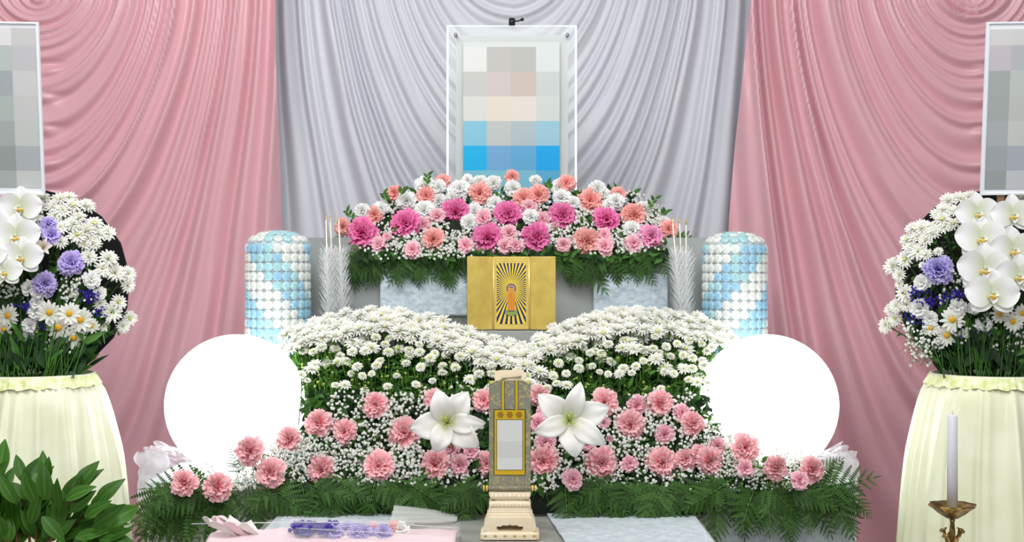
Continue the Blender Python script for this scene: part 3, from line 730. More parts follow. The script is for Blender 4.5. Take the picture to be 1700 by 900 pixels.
# ---------------------------------------------------------------- lilies
def lily(px, py, tips, seed, label):
    Y_ = 2.90; c = P(px, py, Y_); s_ = Y_/F
    e = empty('white_lily', c, label, 'flower')
    order = sorted(range(6), key=lambda k: k % 2)
    for k, (tx, ty, wd, back, curl) in enumerate(tips):
        dx, dz = (tx-px)*s_, -(ty-py)*s_; L_ = math.hypot(dx, dz); ux, uz = dx/L_, dz/L_; nx_, nz_ = -uz, ux
        lay = 0 if k % 2 == 0 else .006
        mb = MB(); nu, nv = 14, 8; v = []; ts = []
        for i in range(nu+1):
            t = i/nu; w_ = 1.22*wd*s_*math.sin(PI*min(.995, .06+.94*t**.85))**.75*(1 if t < .97 else .6)
            along = L_*(math.sin(t*PI/2*(1+curl*.35))/math.sin(PI/2*min(1, 1+curl*.35)) if curl else t)
            along = L_*t*(1.0) if not curl else L_*math.sin(min(t*1.25, 1.9)*PI/2*.8)/math.sin(PI/2*.8*1.25)
            dep = .018-.040*math.sin(t*PI*.62)+back*t**2.6*.03+lay
            for j in range(nv+1):
                q = -1+2*j/nv; ww = w_*q
                h = .20*abs(w_)*q*q*(1-t)-.0022*math.exp(-(q*6)**2)*(-1)+.0016*math.sin(q*5+t*9+k)*t+.25*abs(q)*w_*.15
                v.append((ux*along+nx_*ww, dep-h, uz*along+nz_*ww)); ts.append(min(1, t*1.7+.35*abs(q)+.05))
        mb.add(v, [(i*(nv+1)+j, i*(nv+1)+j+1, (i+1)*(nv+1)+j+1, (i+1)*(nv+1)+j) for i in range(nu) for j in range(nv)], ts)
        o = mb.build('petal', M['lily_white'], e); md = o.modifiers.new('s', 'SOLIDIFY'); md.thickness = .0009; md.offset = 0
    r = random.Random(seed)
    for k in range(6):
        a = k*PI/3+.4; mb = MB(); tip = (.013*math.cos(a), -.026, .013*math.sin(a)+.006)
        tube(mb, [(0, .016, 0), (.006*math.cos(a), -.008, .006*math.sin(a)), tip], .0009, 5); blob(mb, tip, .0016, 6, 4, sq=(1, 1, 1.8)); mb.build('stamen', flat((196, 212, 104)), e)
    mb = MB(); tube(mb, [(0, .016, 0), (0, -.015, .004), (-.002, -.034, .012)], .0015, 6); blob(mb, (-.002, -.034, .013), .0028, 8, 5); mb.build('pistil', flat((176, 196, 70)), e)
    mb = MB(); tube(mb, [(0, .014, 0), (.004, .06, -.02), (.006, .13, -.07)], .003, 6); mb.build('stem', M['stem'], e)
lily(742, 702, [(726, 646, 17, .4, 0), (777, 650, 19, .4, 0), (806, 704, 14, 1.3, 0), (795, 742, 18, .7, 0), (722, 752, 15, .9, 0), (680, 712, 19, .6, 0)], 1, 'wide open white lily at the left of the scroll stand')
lily(945, 698, [(964, 634, 14, .5, 0), (1012, 676, 19, .5, 0), (1006, 738, 15, .9, 0), (956, 760, 18, .5, 0), (886, 719, 14, .8, 0), (893, 655, 18, .7, 0)], 2, 'wide open white lily at the right of the scroll stand')

# ---------------------------------------------------------------- ferns
def pinna_mesh(seed):
    r = random.Random(seed); mb = MB(); n = 9
    tube(mb, [(0, 0, 0), (.5, 0, .02), (.98, 0, -.03)], [.014, .010, .004], 3)
    for k in range(n):
        x = .06+.88*k/n; l = .185*(1-k/n)**.7*r.uniform(.9, 1.1)+.02; w_ = .056
        for sd in (-1, 1):
            z = .02*math.sin(x*PI)
            b0 = (x, 0, z); b1 = (x+w_*1.7, 0, z)
            mb.add([b0, (x+w_*.35, sd*l*.55, z+.018), (x+w_*1.3, sd*l, z-.012), (x+w_*1.5, sd*l*.45, z+.012), b1], [(0, 1, 2, 3, 4) if sd < 0 else (4, 3, 2, 1, 0)])
    mb.add([(.9, -.03, 0), (1.04, 0, -.02), (.9, .03, 0)], [(0, 1, 2)])
    return mb.mesh('pinna', M['fern'])
PIN = [pinna_mesh(k) for k in range(4)]
def frond_template(seed, n=11, droop=.25, side=0.):
    r = random.Random(seed); pts = []; x = z = y = 0.
    N_ = 12
    for i in range(N_+1):
        pts.append(Vector((x, y, z))); t = i/N_; a = -droop*t*2.2; x += math.cos(a)/N_; z += math.sin(a)/N_; y += side*t/N_
    mb = MB(); tube(mb, pts, [.012*(1-.7*i/N_) for i in range(N_+1)], 5); st_ = mb.mesh('rachis', M['fern_stem'])
    kids = []
    for k in range(n):
        t = .14+.80*(k/n)**.95; i = t*N_; i0 = int(i); p = pts[i0].lerp(pts[min(i0+1, N_)], i-i0); d = (pts[min(i0+1, N_)]-pts[i0]).normalized()
        Lp = .47*(1-t)**.75*(1 if k else .9)*r.uniform(.92, 1.05)+.03
        for sd in (-1, 1):
            ang = sd*math.radians(62-22*t+r.uniform(-4, 4)); dd = Matrix.Rotation(ang, 3, 'Z') @ d
            dd.z += r.uniform(-.16, .02)
            kids.append((r.choice(PIN), frame_xz(p+Vector((0, 0, r.uniform(-.01, .01))), dd, (r.uniform(-.3, .3), sd*-.35+r.uniform(-.25, .25), 1), Lp)))
    tip = pts[int(N_*.93)]; kids.append((PIN[0], frame_xz(tip, pts[-1]-pts[-2], (0, 0, 1), .11)))
    return st_, kids
FT = [frond_template(1, 8, .22, .1), frond_template(2, 8, .35, -.12), frond_template(3, 7, .12, .18), frond_template(4, 9, .28, -.2)]
fr_list = []
def frond(px, py, Y, tx, ty, tY, n, which=None, label=None, group=None):
    a, b = P(px, py, Y), P(tx, ty, tY)
    st_, kids = FT[which if which is not None else rng.randrange(4)]
    e = empty('fern_frond', frame_xz(a, b-a, n, (b-a).length*1.04), label, 'fern', group)
    link('rachis', st_, e)
    for me, Mx in kids: link('pinna', me, e, Mx)
    return e
low = []
x = 268
while x < 1400:
    if 795 < x < 905: x += 115
    tipy = 874 if 560 < x < 1150 else 888
    base = 792 if 480 < x < 1200 else 802
    tx = x+rng.uniform(-38, 38)+(x-850)*.03
    low.append((x+rng.uniform(-8, 8), base+rng.uniform(-4, 10), 3.0, tx, tipy+rng.uniform(-14, 8), 2.93+rng.uniform(-.03, .02)))
    x += rng.uniform(24, 34)
x = 300
while x < 1395:                                    # a flatter upper row
    if 800 < x < 895: x += 100
    sd = rng.choice((-1, 1)) if 420 < x < 1280 else (-1 if x < 850 else 1)
    low.append((x, 800+rng.uniform(-6, 8), 2.99, x+sd*rng.uniform(50, 85), 838+rng.uniform(-14, 16), 2.93+rng.uniform(-.02, .02)))
    x += rng.uniform(34, 46)
low += [(395, 822, 3.0, 203, 858, 2.94), (372, 812, 3.0, 216, 884, 2.93), (352, 810, 3.01, 240, 800, 2.95), (398, 840, 2.99, 318, 893, 2.93), (330, 830, 2.99, 255, 892, 2.95),
        (1330, 812, 3.0, 1456, 799, 2.94), (1350, 815, 3.0, 1425, 848, 2.94), (1345, 810, 3.0, 1392, 758, 2.97), (1310, 830, 2.99, 1322, 899, 2.93), (1280, 830, 2.99, 1250, 885, 2.95), (1345, 830, 2.99, 1352, 880, 2.93),
        (404, 790, 3.03, 378, 742, 3.02)]
low.sort(key=lambda q: (q[3]+q[0]))
for k, q in enumerate(low):
    d = Vector((rng.uniform(-.25, .25), -1, rng.uniform(.25, .6)))
    frond(*q, d, None, 'green fern frond under the lower arrangement, %s from the left' % ordn(k+1), 'fern fronds under the lower arrangement')
upf = []
x = 588
while x < 1100:
    if 776 < x < 915: x = 922
    upf.append((x+rng.uniform(-5, 5), 410, 3.54, x+rng.uniform(-22, 22)+(-8 if x < 780 else 8), (470 if 600 < x < 1060 else 455)+rng.uniform(-10, 10), 3.49))
    x += rng.uniform(14, 20)
upf += [(640, 418, 3.54, 582, 462, 3.49), (600, 410, 3.57, 590, 475, 3.5), (690, 415, 3.54, 640, 468, 3.5), (660, 420, 3.54, 720, 462, 3.49), (1010, 410, 3.54, 960, 462, 3.49), (1050, 415, 3.54, 1085, 470, 3.49), (960, 415, 3.54, 1003, 488, 3.49),
        (1095, 405, 3.58, 1180, 402, 3.57), (1090, 400, 3.59, 1160, 382, 3.6), (1110, 412, 3.57, 1165, 445, 3.55), (1100, 415, 3.58, 1140, 470, 3.56), (590, 405, 3.6, 530, 400, 3.6), (590, 412, 3.59, 525, 445, 3.58), (580, 415, 3.59, 538, 480, 3.57)]
upf.sort(key=lambda q: (q[3]+q[0]))
for k, q in enumerate(upf):
    d = Vector((rng.uniform(-.25, .25), -1, rng.uniform(.25, .6)))
    frond(*q, d, None, 'green fern frond under the upper arrangement, %s from the left' % ordn(k+1), 'fern fronds under the upper arrangement')

# ---------------------------------------------------------------- white chrysanthemum bank
def mum_mesh(seed, layers, material, L_=1., nv=2, incurve=False):
    r = random.Random(seed); mb = MB(); D = math.radians
    for li, (n, a, b, l, w_) in enumerate(layers):
        o0 = r.uniform(0, 6)
        for k in range(n):
            petal(mb, o0+2*PI*k/n+r.uniform(-.12, .12), D(a+r.uniform(-7, 7)), D(b+r.uniform(-9, 9)), l*r.uniform(.88, 1.06), w_, 3, nv, .35, r=r, r0=.08, z0=-.05+.02*(len(layers)-li), t0=.15,
                  prof=lambda t: (.45+.55*math.sin(PI*min(.9, t*.85+.1))) if t < .99 else .35)
    return mb.mesh('petals', material)
def disc_mesh(m, R=.24, z=.06, sq=.5):
    mb = MB(); blob(mb, (0, 0, z), R, 10, 6, sq=(1, 1, sq)); return mb.mesh('disc', m)
FL = [mum_mesh(k, [(15, 10, -12, 1., .13), (14, 28, 12, .92, .13), (12, 46, 34, .78, .12), (9, 64, 60, .6, .11)], M['mum_white']) for k in (1, 2, 3)]
SD = [mum_mesh(k, [(13, 12, -10, 1., .15), (13, 24, 8, .92, .14), (9, 42, 30, .7, .12)], M['mum_white']) for k in (5, 6, 7)]
DZ = [mum_mesh(k, [(13, 8, -8, 1., .17), (11, 16, 2, .95, .16)], M['mum_white']) for k in (9, 10)]
BT = [mum_mesh(k, [(13, -5, -30, .62, .17), (12, 18, -8, .62, .16), (11, 40, 10, .56, .15), (9, 60, 35, .45, .13), (6, 78, 70, .34, .10)], M['button_white']) for k in (12, 13, 14)]
MS = []
for k in range(4):
    r = random.Random(k+40); mb = MB(); L_ = 6.2
    q = [(0, 0, -.08), (.1*r.uniform(-1, 1), 0, -L_*.4), (.4*r.uniform(-1, 1), .1, -L_)]; tube(mb, q, .075, 5)
    for j in range(5):
        petal(mb, r.uniform(0, 6), .8, -.3, r.uniform(1., 1.6), .3, 3, 2, .2, prof=lambda t: math.sin(PI*min(.97, .1+.87*t)), z0=-1.1-j*.95, r=r)
    MS.append(mb.mesh('stem', M['leaf']))
DG, DY = disc_mesh(M['disc_green'], .16, .2), disc_mesh(M['disc_yellow'], .27, .06)
def tsmooth(x, pts): return float(np.interp(x, [p[0] for p in pts], [p[1] for p in pts]))
RIDGE = [(455, 566), (480, 548), (520, 533), (560, 526), (600, 520), (640, 516), (680, 522), (720, 534), (760, 549), (800, 560), (840, 572), (862, 577), (885, 568), (920, 550), (960, 534), (1000, 522), (1040, 517), (1080, 517), (1120, 522), (1160, 528), (1195, 540), (1225, 562)]
def Ymum(py): return 3.115+max(0., (665-py))/140*.205
ZX = [(525, 'at the left edge beside the glowing globe'), (620, 'on the outer side of the left hump'), (730, 'on the inner side of the left hump'), (815, 'on the slope left of the scroll stand'),
      (905, 'in the dip behind the scroll stand'), (990, 'on the slope right of the scroll stand'), (1090, 'on the inner side of the right hump'), (1150, 'on the outer side of the right hump'), (9999, 'at the right edge beside the glowing globe')]
def zone(x): return next(z for lim, z in ZX if x < lim)
def mum(name, meshes, pos, n, R, label, group, disc=None, stems=MS, up_stem=True, sten=1., axis=None):
    e = empty(name, Matrix.Translation(pos), label, 'flower', group)
    rot = frame_z((0, 0, 0), n, rng.uniform(0, 6.28), R)
    link('petals', rng.choice(meshes), e, rot)
    if disc: link('disc', disc, e, rot)
    if stems:
        b = Vector((rng.uniform(-.12, .12), rng.uniform(.0, .3), 1)) if up_stem else Vector(n)
        if axis is not None: b = Vector(axis)
        link('stem', rng.choice(stems), e, frame_z((0, 0, 0), b, rng.uniform(0, 6.28), R*sten))
    return e
nb = 0
CR = []
# crest: large fluffy blooms, three rows deep
for row, (dy, dY) in enumerate(((30, -.012), (19, .008), (8, .028), (1, .05))):
    x = 462+row*6
    while x < 1222:
        py = tsmooth(x, RIDGE)+dy+rng.uniform(-4, 4)
        if not (x < 480 and row == 0):
            Y_ = Ymum(py)+dY; rr = rng.uniform(14, 18)
            CR.append((row, x)); mum('chrysanthemum', FL, P(x, py, Y_), (rng.uniform(-.4, .4)+(x-850)/1200, -.75+rng.uniform(-.2, .3), 1), rr/F*Y_, '@%d' % row, 'crest chrysanthemums of the flower bank', DG if rng.random() < .3 else None); nb += 1
        x += rng.uniform(17, 25) if row < 3 else rng.uniform(20, 28)
cnt = {}
for o in COL.objects:
    lb = o.get('label', '')
    if lb.startswith('@'):
        k = int(lb[1:]); cnt[k] = cnt.get(k, 0)+1
        o['label'] = 'large white ragged chrysanthemum, %s from left in the %s crest row of the bank' % (ordn(cnt[k]), ('front', 'second', 'third', 'back')[k])
# slope: small button blooms thinning out downwards
slots = []
py_ = 40
r = random.Random(77)
for row in range(9):
    x = 500+r.uniform(0, 12)
    while x < 1185:
        y = tsmooth(x, RIDGE)*.62+545*.38+34+row*11.5+r.uniform(-6, 6)
        dens = [1, .92, .8, .66, .5, .4, .3, .18, .1][row]
        if x < 560 or x > 1150: dens *= .8
        if r.random() < dens and y < 652: slots.append((x, y, row))
        x += r.uniform(14, 24)
rowc = {}
for (x, y, row) in sorted(slots, key=lambda q: (q[2], q[0])):
    rowc[row] = rowc.get(row, 0)+1
    Y_ = Ymum(y)+rng.uniform(-.015, .02); rr = rng.uniform(8.5, 11.5)*(1 if row < 5 else .85)
    lab = 'small white button chrysanthemum, %s from left in the %s row below the crest' % (ordn(rowc[row]), ordn(row+1))
    nn = (rng.uniform(-.35, .35), -.8+rng.uniform(-.2, .3), rng.uniform(.7, 1.3))
    if nb < 298: mum('button_chrysanthemum', BT if rng.random() < .8 else SD, P(x, y, Y_), nn, rr/F*Y_*1.35, lab, 'button chrysanthemums on the slope of the flower bank', DG if rng.random() < .5 else None)
# bare stems, buds and leaves of the bank
def leaf(mb, p, d, n, L_, W_, fold=.25, bend=.3, m=0, nu=4):
    d = Vector(d).normalized(); n = Vector(n); n = (n-d*n.dot(d)); n = n.normalized() if n.length > 1e-4 else d.orthogonal().normalized(); s_ = n.cross(d)
    v = []; ts = []; q = Vector(p)
    for i in range(nu+1):
        t = i/nu; w_ = W_*math.sin(PI*min(.985, .06+.92*t**.9))
        c = q+d*L_*t-n*bend*L_*t*t
        v += [c-s_*w_+n*fold*w_, c, c+s_*w_+n*fold*w_]; ts += [1, 0, 1]
    mb.add(v, [(i*3+j, i*3+j+1, (i+1)*3+j+1, (i+1)*3+j) for i in range(nu) for j in (0, 1)], ts, m)
for (xa, xb, lab) in ((488, 850, 'left'), (850, 1180, 'right')):
    mb = MB(); r = random.Random(xa)
    for k in range(560):
        x = r.uniform(xa, xb) if k < 430 else (r.uniform(488, 560) if xa < 600 else r.uniform(1120, 1186)); pt_ = r.uniform(565, 655)+(-12 if abs(x-850) > 250 else 6); Y_ = Ymum(pt_)+r.uniform(-.005, .05)
        a = P(x, pt_, Y_); h = r.uniform(.05, .11); ln = r.uniform(-.02, .02)+(.018 if x < 560 else -.018 if x > 1120 else 0)
        b = a+Vector((ln, r.uniform(0, .03), -h)); tube(mb, [a, a.lerp(b, .5)+Vector((r.uniform(-.004, .004), 0, 0)), b], .0011, 4, 0, cap=False)
        for j in range(3):
            p = a.lerp(b, r.uniform(.1, .9)); leaf(mb, p, (r.uniform(-1, 1), r.uniform(-1, .2), r.uniform(-.2, .9)), (r.uniform(-.3, .3), -.6, 1), r.uniform(.014, .026), r.uniform(.003, .006), m=1, nu=3)
        if r.random() < .4: blob(mb, a, .0035, 6, 4, 2)
    tag(mb.build('chrysanthemum_foliage', [M['stem'], M['leaf'], M['bud']]), 'mass of thin green stems, buds and leaves filling the %s half of the bank' % lab, 'foliage', kind='stuff')

# ---------------------------------------------------------------- baby's breath
AV = [(a, b, c_*.95) for S_ in (UP, LOW) for q in S_.values() for a, b, c_ in q[1]]+[(742, 702, 34), (945, 698, 34)]
def gyp_cloud(name, pts, label, seed, back=(0, .035, -.05)):
    r = random.Random(seed); mb = MB()
    for (p, s_) in pts:
        p = Vector(p); n = Vector((r.uniform(-.6, .6), -1, r.uniform(-.3, .8))).normalized()
        u = n.orthogonal().normalized(); v = n.cross(u); vv = [p+n*s_*.5]; k0 = r.uniform(0, 6)
        for k in range(10):
            a = k0+PI*2*k/10; q = s_*(1. if k % 2 else .74); vv.append(p+(u*math.cos(a)+v*math.sin(a))*q+n*(.25*s_ if k % 2 else -.1*s_))
        vv.append(p-n*s_*.8)
        mb.add(vv, [(0, 1+k, 1+(k+1) % 10) for k in range(10)]+[(11, 1+(k+1) % 10, 1+k) for k in range(10)], 0., 0)
        e = p+Vector((back[0]+r.uniform(-.02, .02), back[1], back[2]*r.uniform(.6, 1.1)))
        tube(mb, [p-n*s_*.6, (p+e)/2+Vector((0, 0, -.004)), e], .00045, 3, 1, cap=False)
    tag(mb.build(name, [M['gyp'], M['gyp_stem']], None, False), label, "baby's breath", kind='stuff')
def scatter(polys, n, Yf, seed, smin=2.2, smax=3.4, jit=(-.012, .02), avoid=AV):
    r = random.Random(seed); out = []
    tot = sum((q[2]-q[0])*(q[3]-q[1])*q[4] for q in polys)
    for q in polys:
        m_ = int(n*(q[2]-q[0])*(q[3]-q[1])*q[4]/tot); c = None
        for k in range(m_):
            if k % 9 == 0: c = (r.uniform(q[0], q[2]), r.uniform(q[1], q[3]))
            if r.random() < .75: x, y = c[0]+r.gauss(0, 9), c[1]+r.gauss(0, 8)
            else: x, y = r.uniform(q[0], q[2]), r.uniform(q[1], q[3])
            if not (q[0]-6 < x < q[2]+6 and q[1]-6 < y < q[3]+6): continue
            if any((x-a)**2+(y-b)**2 < rr*rr for a, b, rr in avoid): continue
            Y_ = Yf(y)+r.uniform(*jit); out.append((P(x, y, Y_), r.uniform(smin, smax)/F*Y_))
    return out
gyp_cloud('babys_breath', scatter([(545, 655, 700, 800, 1.), (600, 740, 815, 806, .9), (500, 735, 600, 800, .5), (700, 640, 815, 720, .4)], 1500, Ylow, 1), "cloud of white baby's breath among the carnations left of the scroll stand", 1)
gyp_cloud('babys_breath', scatter([(885, 690, 1010, 812, .9), (1000, 650, 1150, 720, .7), (1000, 700, 1200, 808, 1.)], 1400, Ylow, 2), "cloud of white baby's breath among the carnations right of the scroll stand", 2)
gyp_cloud('babys_breath', scatter([(425, 735, 540, 800, .8), (455, 725, 545, 775, 1.8), (330, 775, 440, 808, .5), (380, 780, 430, 815, .5)], 1100, Ylow, 3, 1.7, 2.8), "fine white baby's breath in front of the left globe", 3)
gyp_cloud('babys_breath', scatter([(1165, 718, 1260, 790, 1.6), (1200, 775, 1330, 812, .7), (1280, 745, 1345, 790, .9)], 1100, Ylow, 4, 1.7, 2.8), "fine white baby's breath in front of the right globe", 4)
gyp_cloud('babys_breath', scatter([(600, 345, 780, 425, .8), (780, 340, 850, 415, .6), (860, 345, 960, 410, .8), (950, 340, 1100, 415, .9), (620, 320, 1070, 345, .3)], 2300, Yup, 5, 2.0, 3.1, (-.022, .008)), "cloud of white baby's breath threaded through the upper arrangement", 5)
# leaf mass behind the blooms
def leaf_mass(name, boxes, n, Yf, label, seed, dY=(.0, .04), Lr=(.015, .032), mats=None, down=False, W=(.004, .008)):
    r = random.Random(seed); mb = MB(); tot = sum((q[2]-q[0])*(q[3]-q[1]) for q in boxes)
    for q in boxes:
        for k in range(int(n*(q[2]-q[0])*(q[3]-q[1])/tot)):
            y = r.uniform(q[1], q[3]); x = r.uniform(q[0], q[2]); Y_ = Yf(y)+r.uniform(*dY)
            if any((x-a)**2+(y-b)**2 < (c_+5)**2 for a, b, c_ in AV): Y_ += .02
            leaf(mb, P(x, y, Y_), (r.uniform(-1, 1), r.uniform(-.9, .1), r.uniform(-1, .8) if not down else r.uniform(.2, 1)), (r.uniform(-.4, .4), -1, r.uniform(0, .8)), r.uniform(*Lr), r.uniform(*W), m=r.randrange(2), nu=3)
    tag(mb.build(name, mats or [M['leaf_dark'], M['leaf']]), label, 'foliage', kind='stuff')
leaf_mass('leaf_filling', [(505, 655, 815, 812), (880, 655, 1185, 812), (430, 765, 520, 812), (1180, 765, 1330, 812), (815, 650, 880, 812)], 2600, Ylow, 'dark green leaf filling between the carnations of the lower arrangement', 3, (.012, .045))
leaf_mass('leaf_filling', [(590, 360, 1105, 430), (590, 395, 1105, 432), (600, 345, 1095, 370), (640, 318, 1060, 350)], 2200, Yup, 'dark green leaf filling between the carnations of the upper arrangement', 5, (.004, .04))
leaf_mass('leaf_filling', [(490, 590, 1185, 690)], 900, Ymum, 'dark leaf filling deep in the chrysanthemum bank', 6, (.02, .07))
# sprigs rising above the upper arrangement
for k, (px, py, dx, dy, lab) in enumerate(((590, 368, -14, -16, 'left end of the upper arrangement'), (645, 338, -8, -14, 'left side above the salmon carnation'), (707, 312, 3, -20, 'left of the portrait'), (1070, 352, 18, -22, 'right side of the upper arrangement'), (915, 318, -6, -12, 'foot of the portrait'), (1095, 360, 10, -8, 'right end above the paper plumes'), (664, 326, 4, -10, 'top left among white carnations'))):
    Y_ = 3.6; a, b = P(px, py, Y_), P(px+dx, py+dy, Y_); mb = MB(); e = empty('leaf_sprig', a, 'green leafy sprig poking out at the %s' % lab, 'leaf')
    d = b-a; tube(mb, [(0, 0, 0), d], .0011, 5); mb.build('stem', M['stem'], e)
    for j in range(5):
        mb = MB(); q = d*(.35+.16*j); leaf(mb, q, (d.normalized()+Vector(((-1)**j*.9, -.2, .1))), (0, -1, .3), .016 if j < 4 else .02, .0042); mb.build('leaf', M['leaf'], e)

# ---------------------------------------------------------------- side stands
def skirt(px, lab):
    Y_ = 3.02; c = P(px, 0, Y_).x; zt_ = P(0, 628, Y_).z
    e = empty('flower_stand', (c, Y_, 0), 'round flower stand in a gathered pale yellow satin skirt at the %s edge' % lab, 'stand')
    r = random.Random(px); pl = [(2*PI*k/27+r.uniform(-.1, .1), r.uniform(.3, 1.3), r.uniform(.03, .08)) for k in range(27)]
    def prof(a, d):                   # pleats
        s_ = 0
        for (p, h, w_) in pl:
            q = (a-p+PI) % (2*PI)-PI
            if abs(q) < .2: s_ += h*math.exp(-(q/(w_*(1+d*.5)))**2)
        return s_
    mb = MB(); rt, rb = .128, .205; nz = 40; na = 300; v = []
    for i in range(nz+1):
        t = i/nz; z = zt_-(zt_-.02)*t
        dd = zt_-z; R = rt+.002+.085*(1-math.exp(-dd*2.6))+.012*(1-math.exp(-dd*60))
        for k in range(na):
            a = 2*PI*k/na; am = .015*min(1, dd*6)+.0035
            rr = R+am*prof(a+.02*math.sin(dd*7), t)-.004+.003*math.sin(a*5+dd*8); v.append((rr*math.cos(a), rr*math.sin(a), z))
    mb.add(v, [(i*na+k, (i+1)*na+k, (i+1)*na+(k+1) % na, i*na+(k+1) % na) for i in range(nz) for k in range(na)])
    mb.build('skirt', M['skirt'], e)
    mb = MB(); v = []; na = 240
    for i in range(5):
        t = i/4; z = zt_+.008-.022*t
        for k in range(na):
            a = 2*PI*k/na; rr = rt+.003+.010*t+.0035*t*math.sin(a*60+2*math.sin(a*7)); v.append((rr*math.cos(a), rr*math.sin(a), z+.002*math.sin(a*23)))
    mb.add(v, [(i*na+k, (i+1)*na+k, (i+1)*na+(k+1) % na, i*na+(k+1) % na) for i in range(4) for k in range(na)]); mb.build('ruffle', M['ruffle'], e)
    mb = MB(); lathe(mb, [(rt-.01, zt_-.06), (rt+.001, zt_), (rt+.003, zt_+.011), (rt-.006, zt_+.012), (rt-.010, zt_-.0)], 48); mb.build('rim', M['skirt'], e)
    mb = MB(); lathe(mb, [(rt-.011, zt_-.08), (rt-.012, zt_+.001), (.001, zt_+.006)], 32); mb.build('planter_top', M['foam'], e)
    # round black backing panel held on a post
    Yb = 3.155; cc = P(px+2 if px < 800 else px-2, 472, Yb); R = 158/F*Yb
    d = empty('round_backing', (cc.x, Yb, cc.z), 'round black backing panel behind the flowers of the %s stand' % lab, 'panel')
    mb = MB(); n = 18
    prism(mb, [(R*math.cos(2*PI*k/n+.1), R*math.sin(2*PI*k/n+.1)) for k in range(n)], 0, .008); mb.build('panel', M['black_felt'], d, False)
    mb = MB(); tube(mb, [(0, .014, -.1), (0, .014, zt_-cc.z-.02)], .008, 8); mb.build('post', M['black_metal'], d)
    return c, zt_
skirt(55, 'left'); skirt(1647, 'right')

def card(lab, pc, hw, rows, colsx, colr, sgn):
    Y_ = 2.98; e_c = P(pc, 323, Y_)
    rt_ = Matrix.Translation(e_c) @ Matrix.Rotation(math.radians(9), 4, 'X') @ Matrix.Rotation(math.radians(-.9*sgn), 4, 'Y')
    e = empty('name_board', rt_, 'white framed board with a pixelated print above the %s stand' % lab, 'board')
    s_ = Y_/F; h = 283*s_
    mb = MB(); box(mb, -hw*s_, hw*s_, 0, .008, 0, h); o = mb.build('board', M['card_frame'], e, False); md = o.modifiers.new('b', 'BEVEL'); md.width = .0015
    mb = MB(); fw = 3.0*s_
    for (a, b, c_, d_) in ((-hw*s_, hw*s_, 0, fw), (-hw*s_, hw*s_, h-fw, h), (-hw*s_, -hw*s_+fw, fw, h-fw), (hw*s_-fw, hw*s_, fw, h-fw)): box(mb, a, b, -.003, 0, c_, d_)
    mb.build('frame_lip', M['card_frame'], e, False)
    mb = MB(); mats = []
    for i in range(len(rows)-1):
        for j in range(len(colsx)-1):
            k = flat(dim(colr[i][j]))
            if k not in mats: mats.append(k)
            a, b = (colsx[j]-pc)*s_, (colsx[j+1]-pc)*s_; c_, d_ = (323-rows[i+1])*s_, (323-rows[i])*s_
            mb.add([(a, -.0008, c_), (b, -.0008, c_), (b, -.0008, d_), (a, -.0008, d_)], [(0, 1, 2, 3)], 0., mats.index(k))
    mb.build('print', mats, e, False)
    mb = MB(); xo = (1665-pc)*s_ if sgn > 0 else (35-pc)*s_; box(mb, xo-.007, xo+.007, .009, .017, -.16, .1); mb.build('wooden_stick', M['wood_pole'], e, False)
card('left', 12, 62, [50, 78, 119, 160, 201, 242, 283, 311], [-44, -12, 29, 69],
     [[(232,232,234),(236,236,238),(213,214,216)], [(200,206,206),(196,205,204),(205,206,210)], [(180,186,190),(176,184,190),(217,218,221)], [(190,198,196),(187,198,195),(211,213,214)],
      [(180,186,186),(178,186,186),(208,214,213)], [(168,176,174),(162,172,170),(186,192,197)], [(188,194,194),(183,191,190),(212,219,218)]], -1)
card('right', 1690, 62, [52, 78, 119, 160, 201, 242, 283, 314], [1634, 1669, 1710, 1746],
     [[(226,226,229),(224,224,227),(228,228,230)], [(210,206,212),(196,200,206),(206,208,212)], [(178,187,186),(205,212,210),(200,208,206)], [(176,185,184),(203,209,207),(204,210,208)],
      [(182,190,192),(210,216,215),(208,214,214)], [(172,179,187),(182,190,201),(186,192,200)], [(165,174,175),(208,213,219),(205,211,214)]], 1)

# stand flowers
def Yst(px, py, cx): # bulging mound in front of the round panel
    d = math.hypot(px-cx, (py-480)*.9)/165
    return 3.13-.17*math.sqrt(max(0, 1-d*d*.8))
def out(px, py, cx, up=.2): return Vector(((px-cx)/140*.8+rng.uniform(-.15, .15), -1, (480-py)/150*.7+up+rng.uniform(-.1, .15)))
ML = [(100,330,14),(121,342,14),(144,342,14),(104,349,15),(91,359,13),(130,362,14),(100,377,14),(121,372,15),(128,391,16),(100,402,12),(144,383,15),(157,372,14),(178,387,14),(155,404,13),(140,406,10),(147,427,14),(180,430,15),(170,447,14),(191,453,16),(213,455,13),(212,474,12),(197,502,13),(185,519,17),(215,529,13),(204,542,11),(172,542,9),(166,504,11),(168,485,9),(68,345,13),(54,352,13),(115,328,12),(72,330,12),(60,362,12),(163,388,14),(150,396,12),(3,350,12),(88,343,13)]
MR = [(1575,333,14),(1595,329,14),(1612,327,13),(1567,348,13),(1582,372,12),(1565,365,14),(1531,378,15),(1516,380,13),(1505,399,11),(1522,393,13),(1537,399,12),(1548,387,13),(1567,378,13),(1524,418,16),(1503,431,15),(1482,442,15),(1493,457,11),(1537,423,11),(1558,418,8),(1531,440,6),(1493,472,8),(1502,487,15),(1488,508,12),(1478,514,10),(1471,540,13),(1486,529,12),(1505,506,12),(1585,350,12),(1556,356,12),(1512,412,13),(1543,378,12),(1700,331,12),(1688,329,12)]
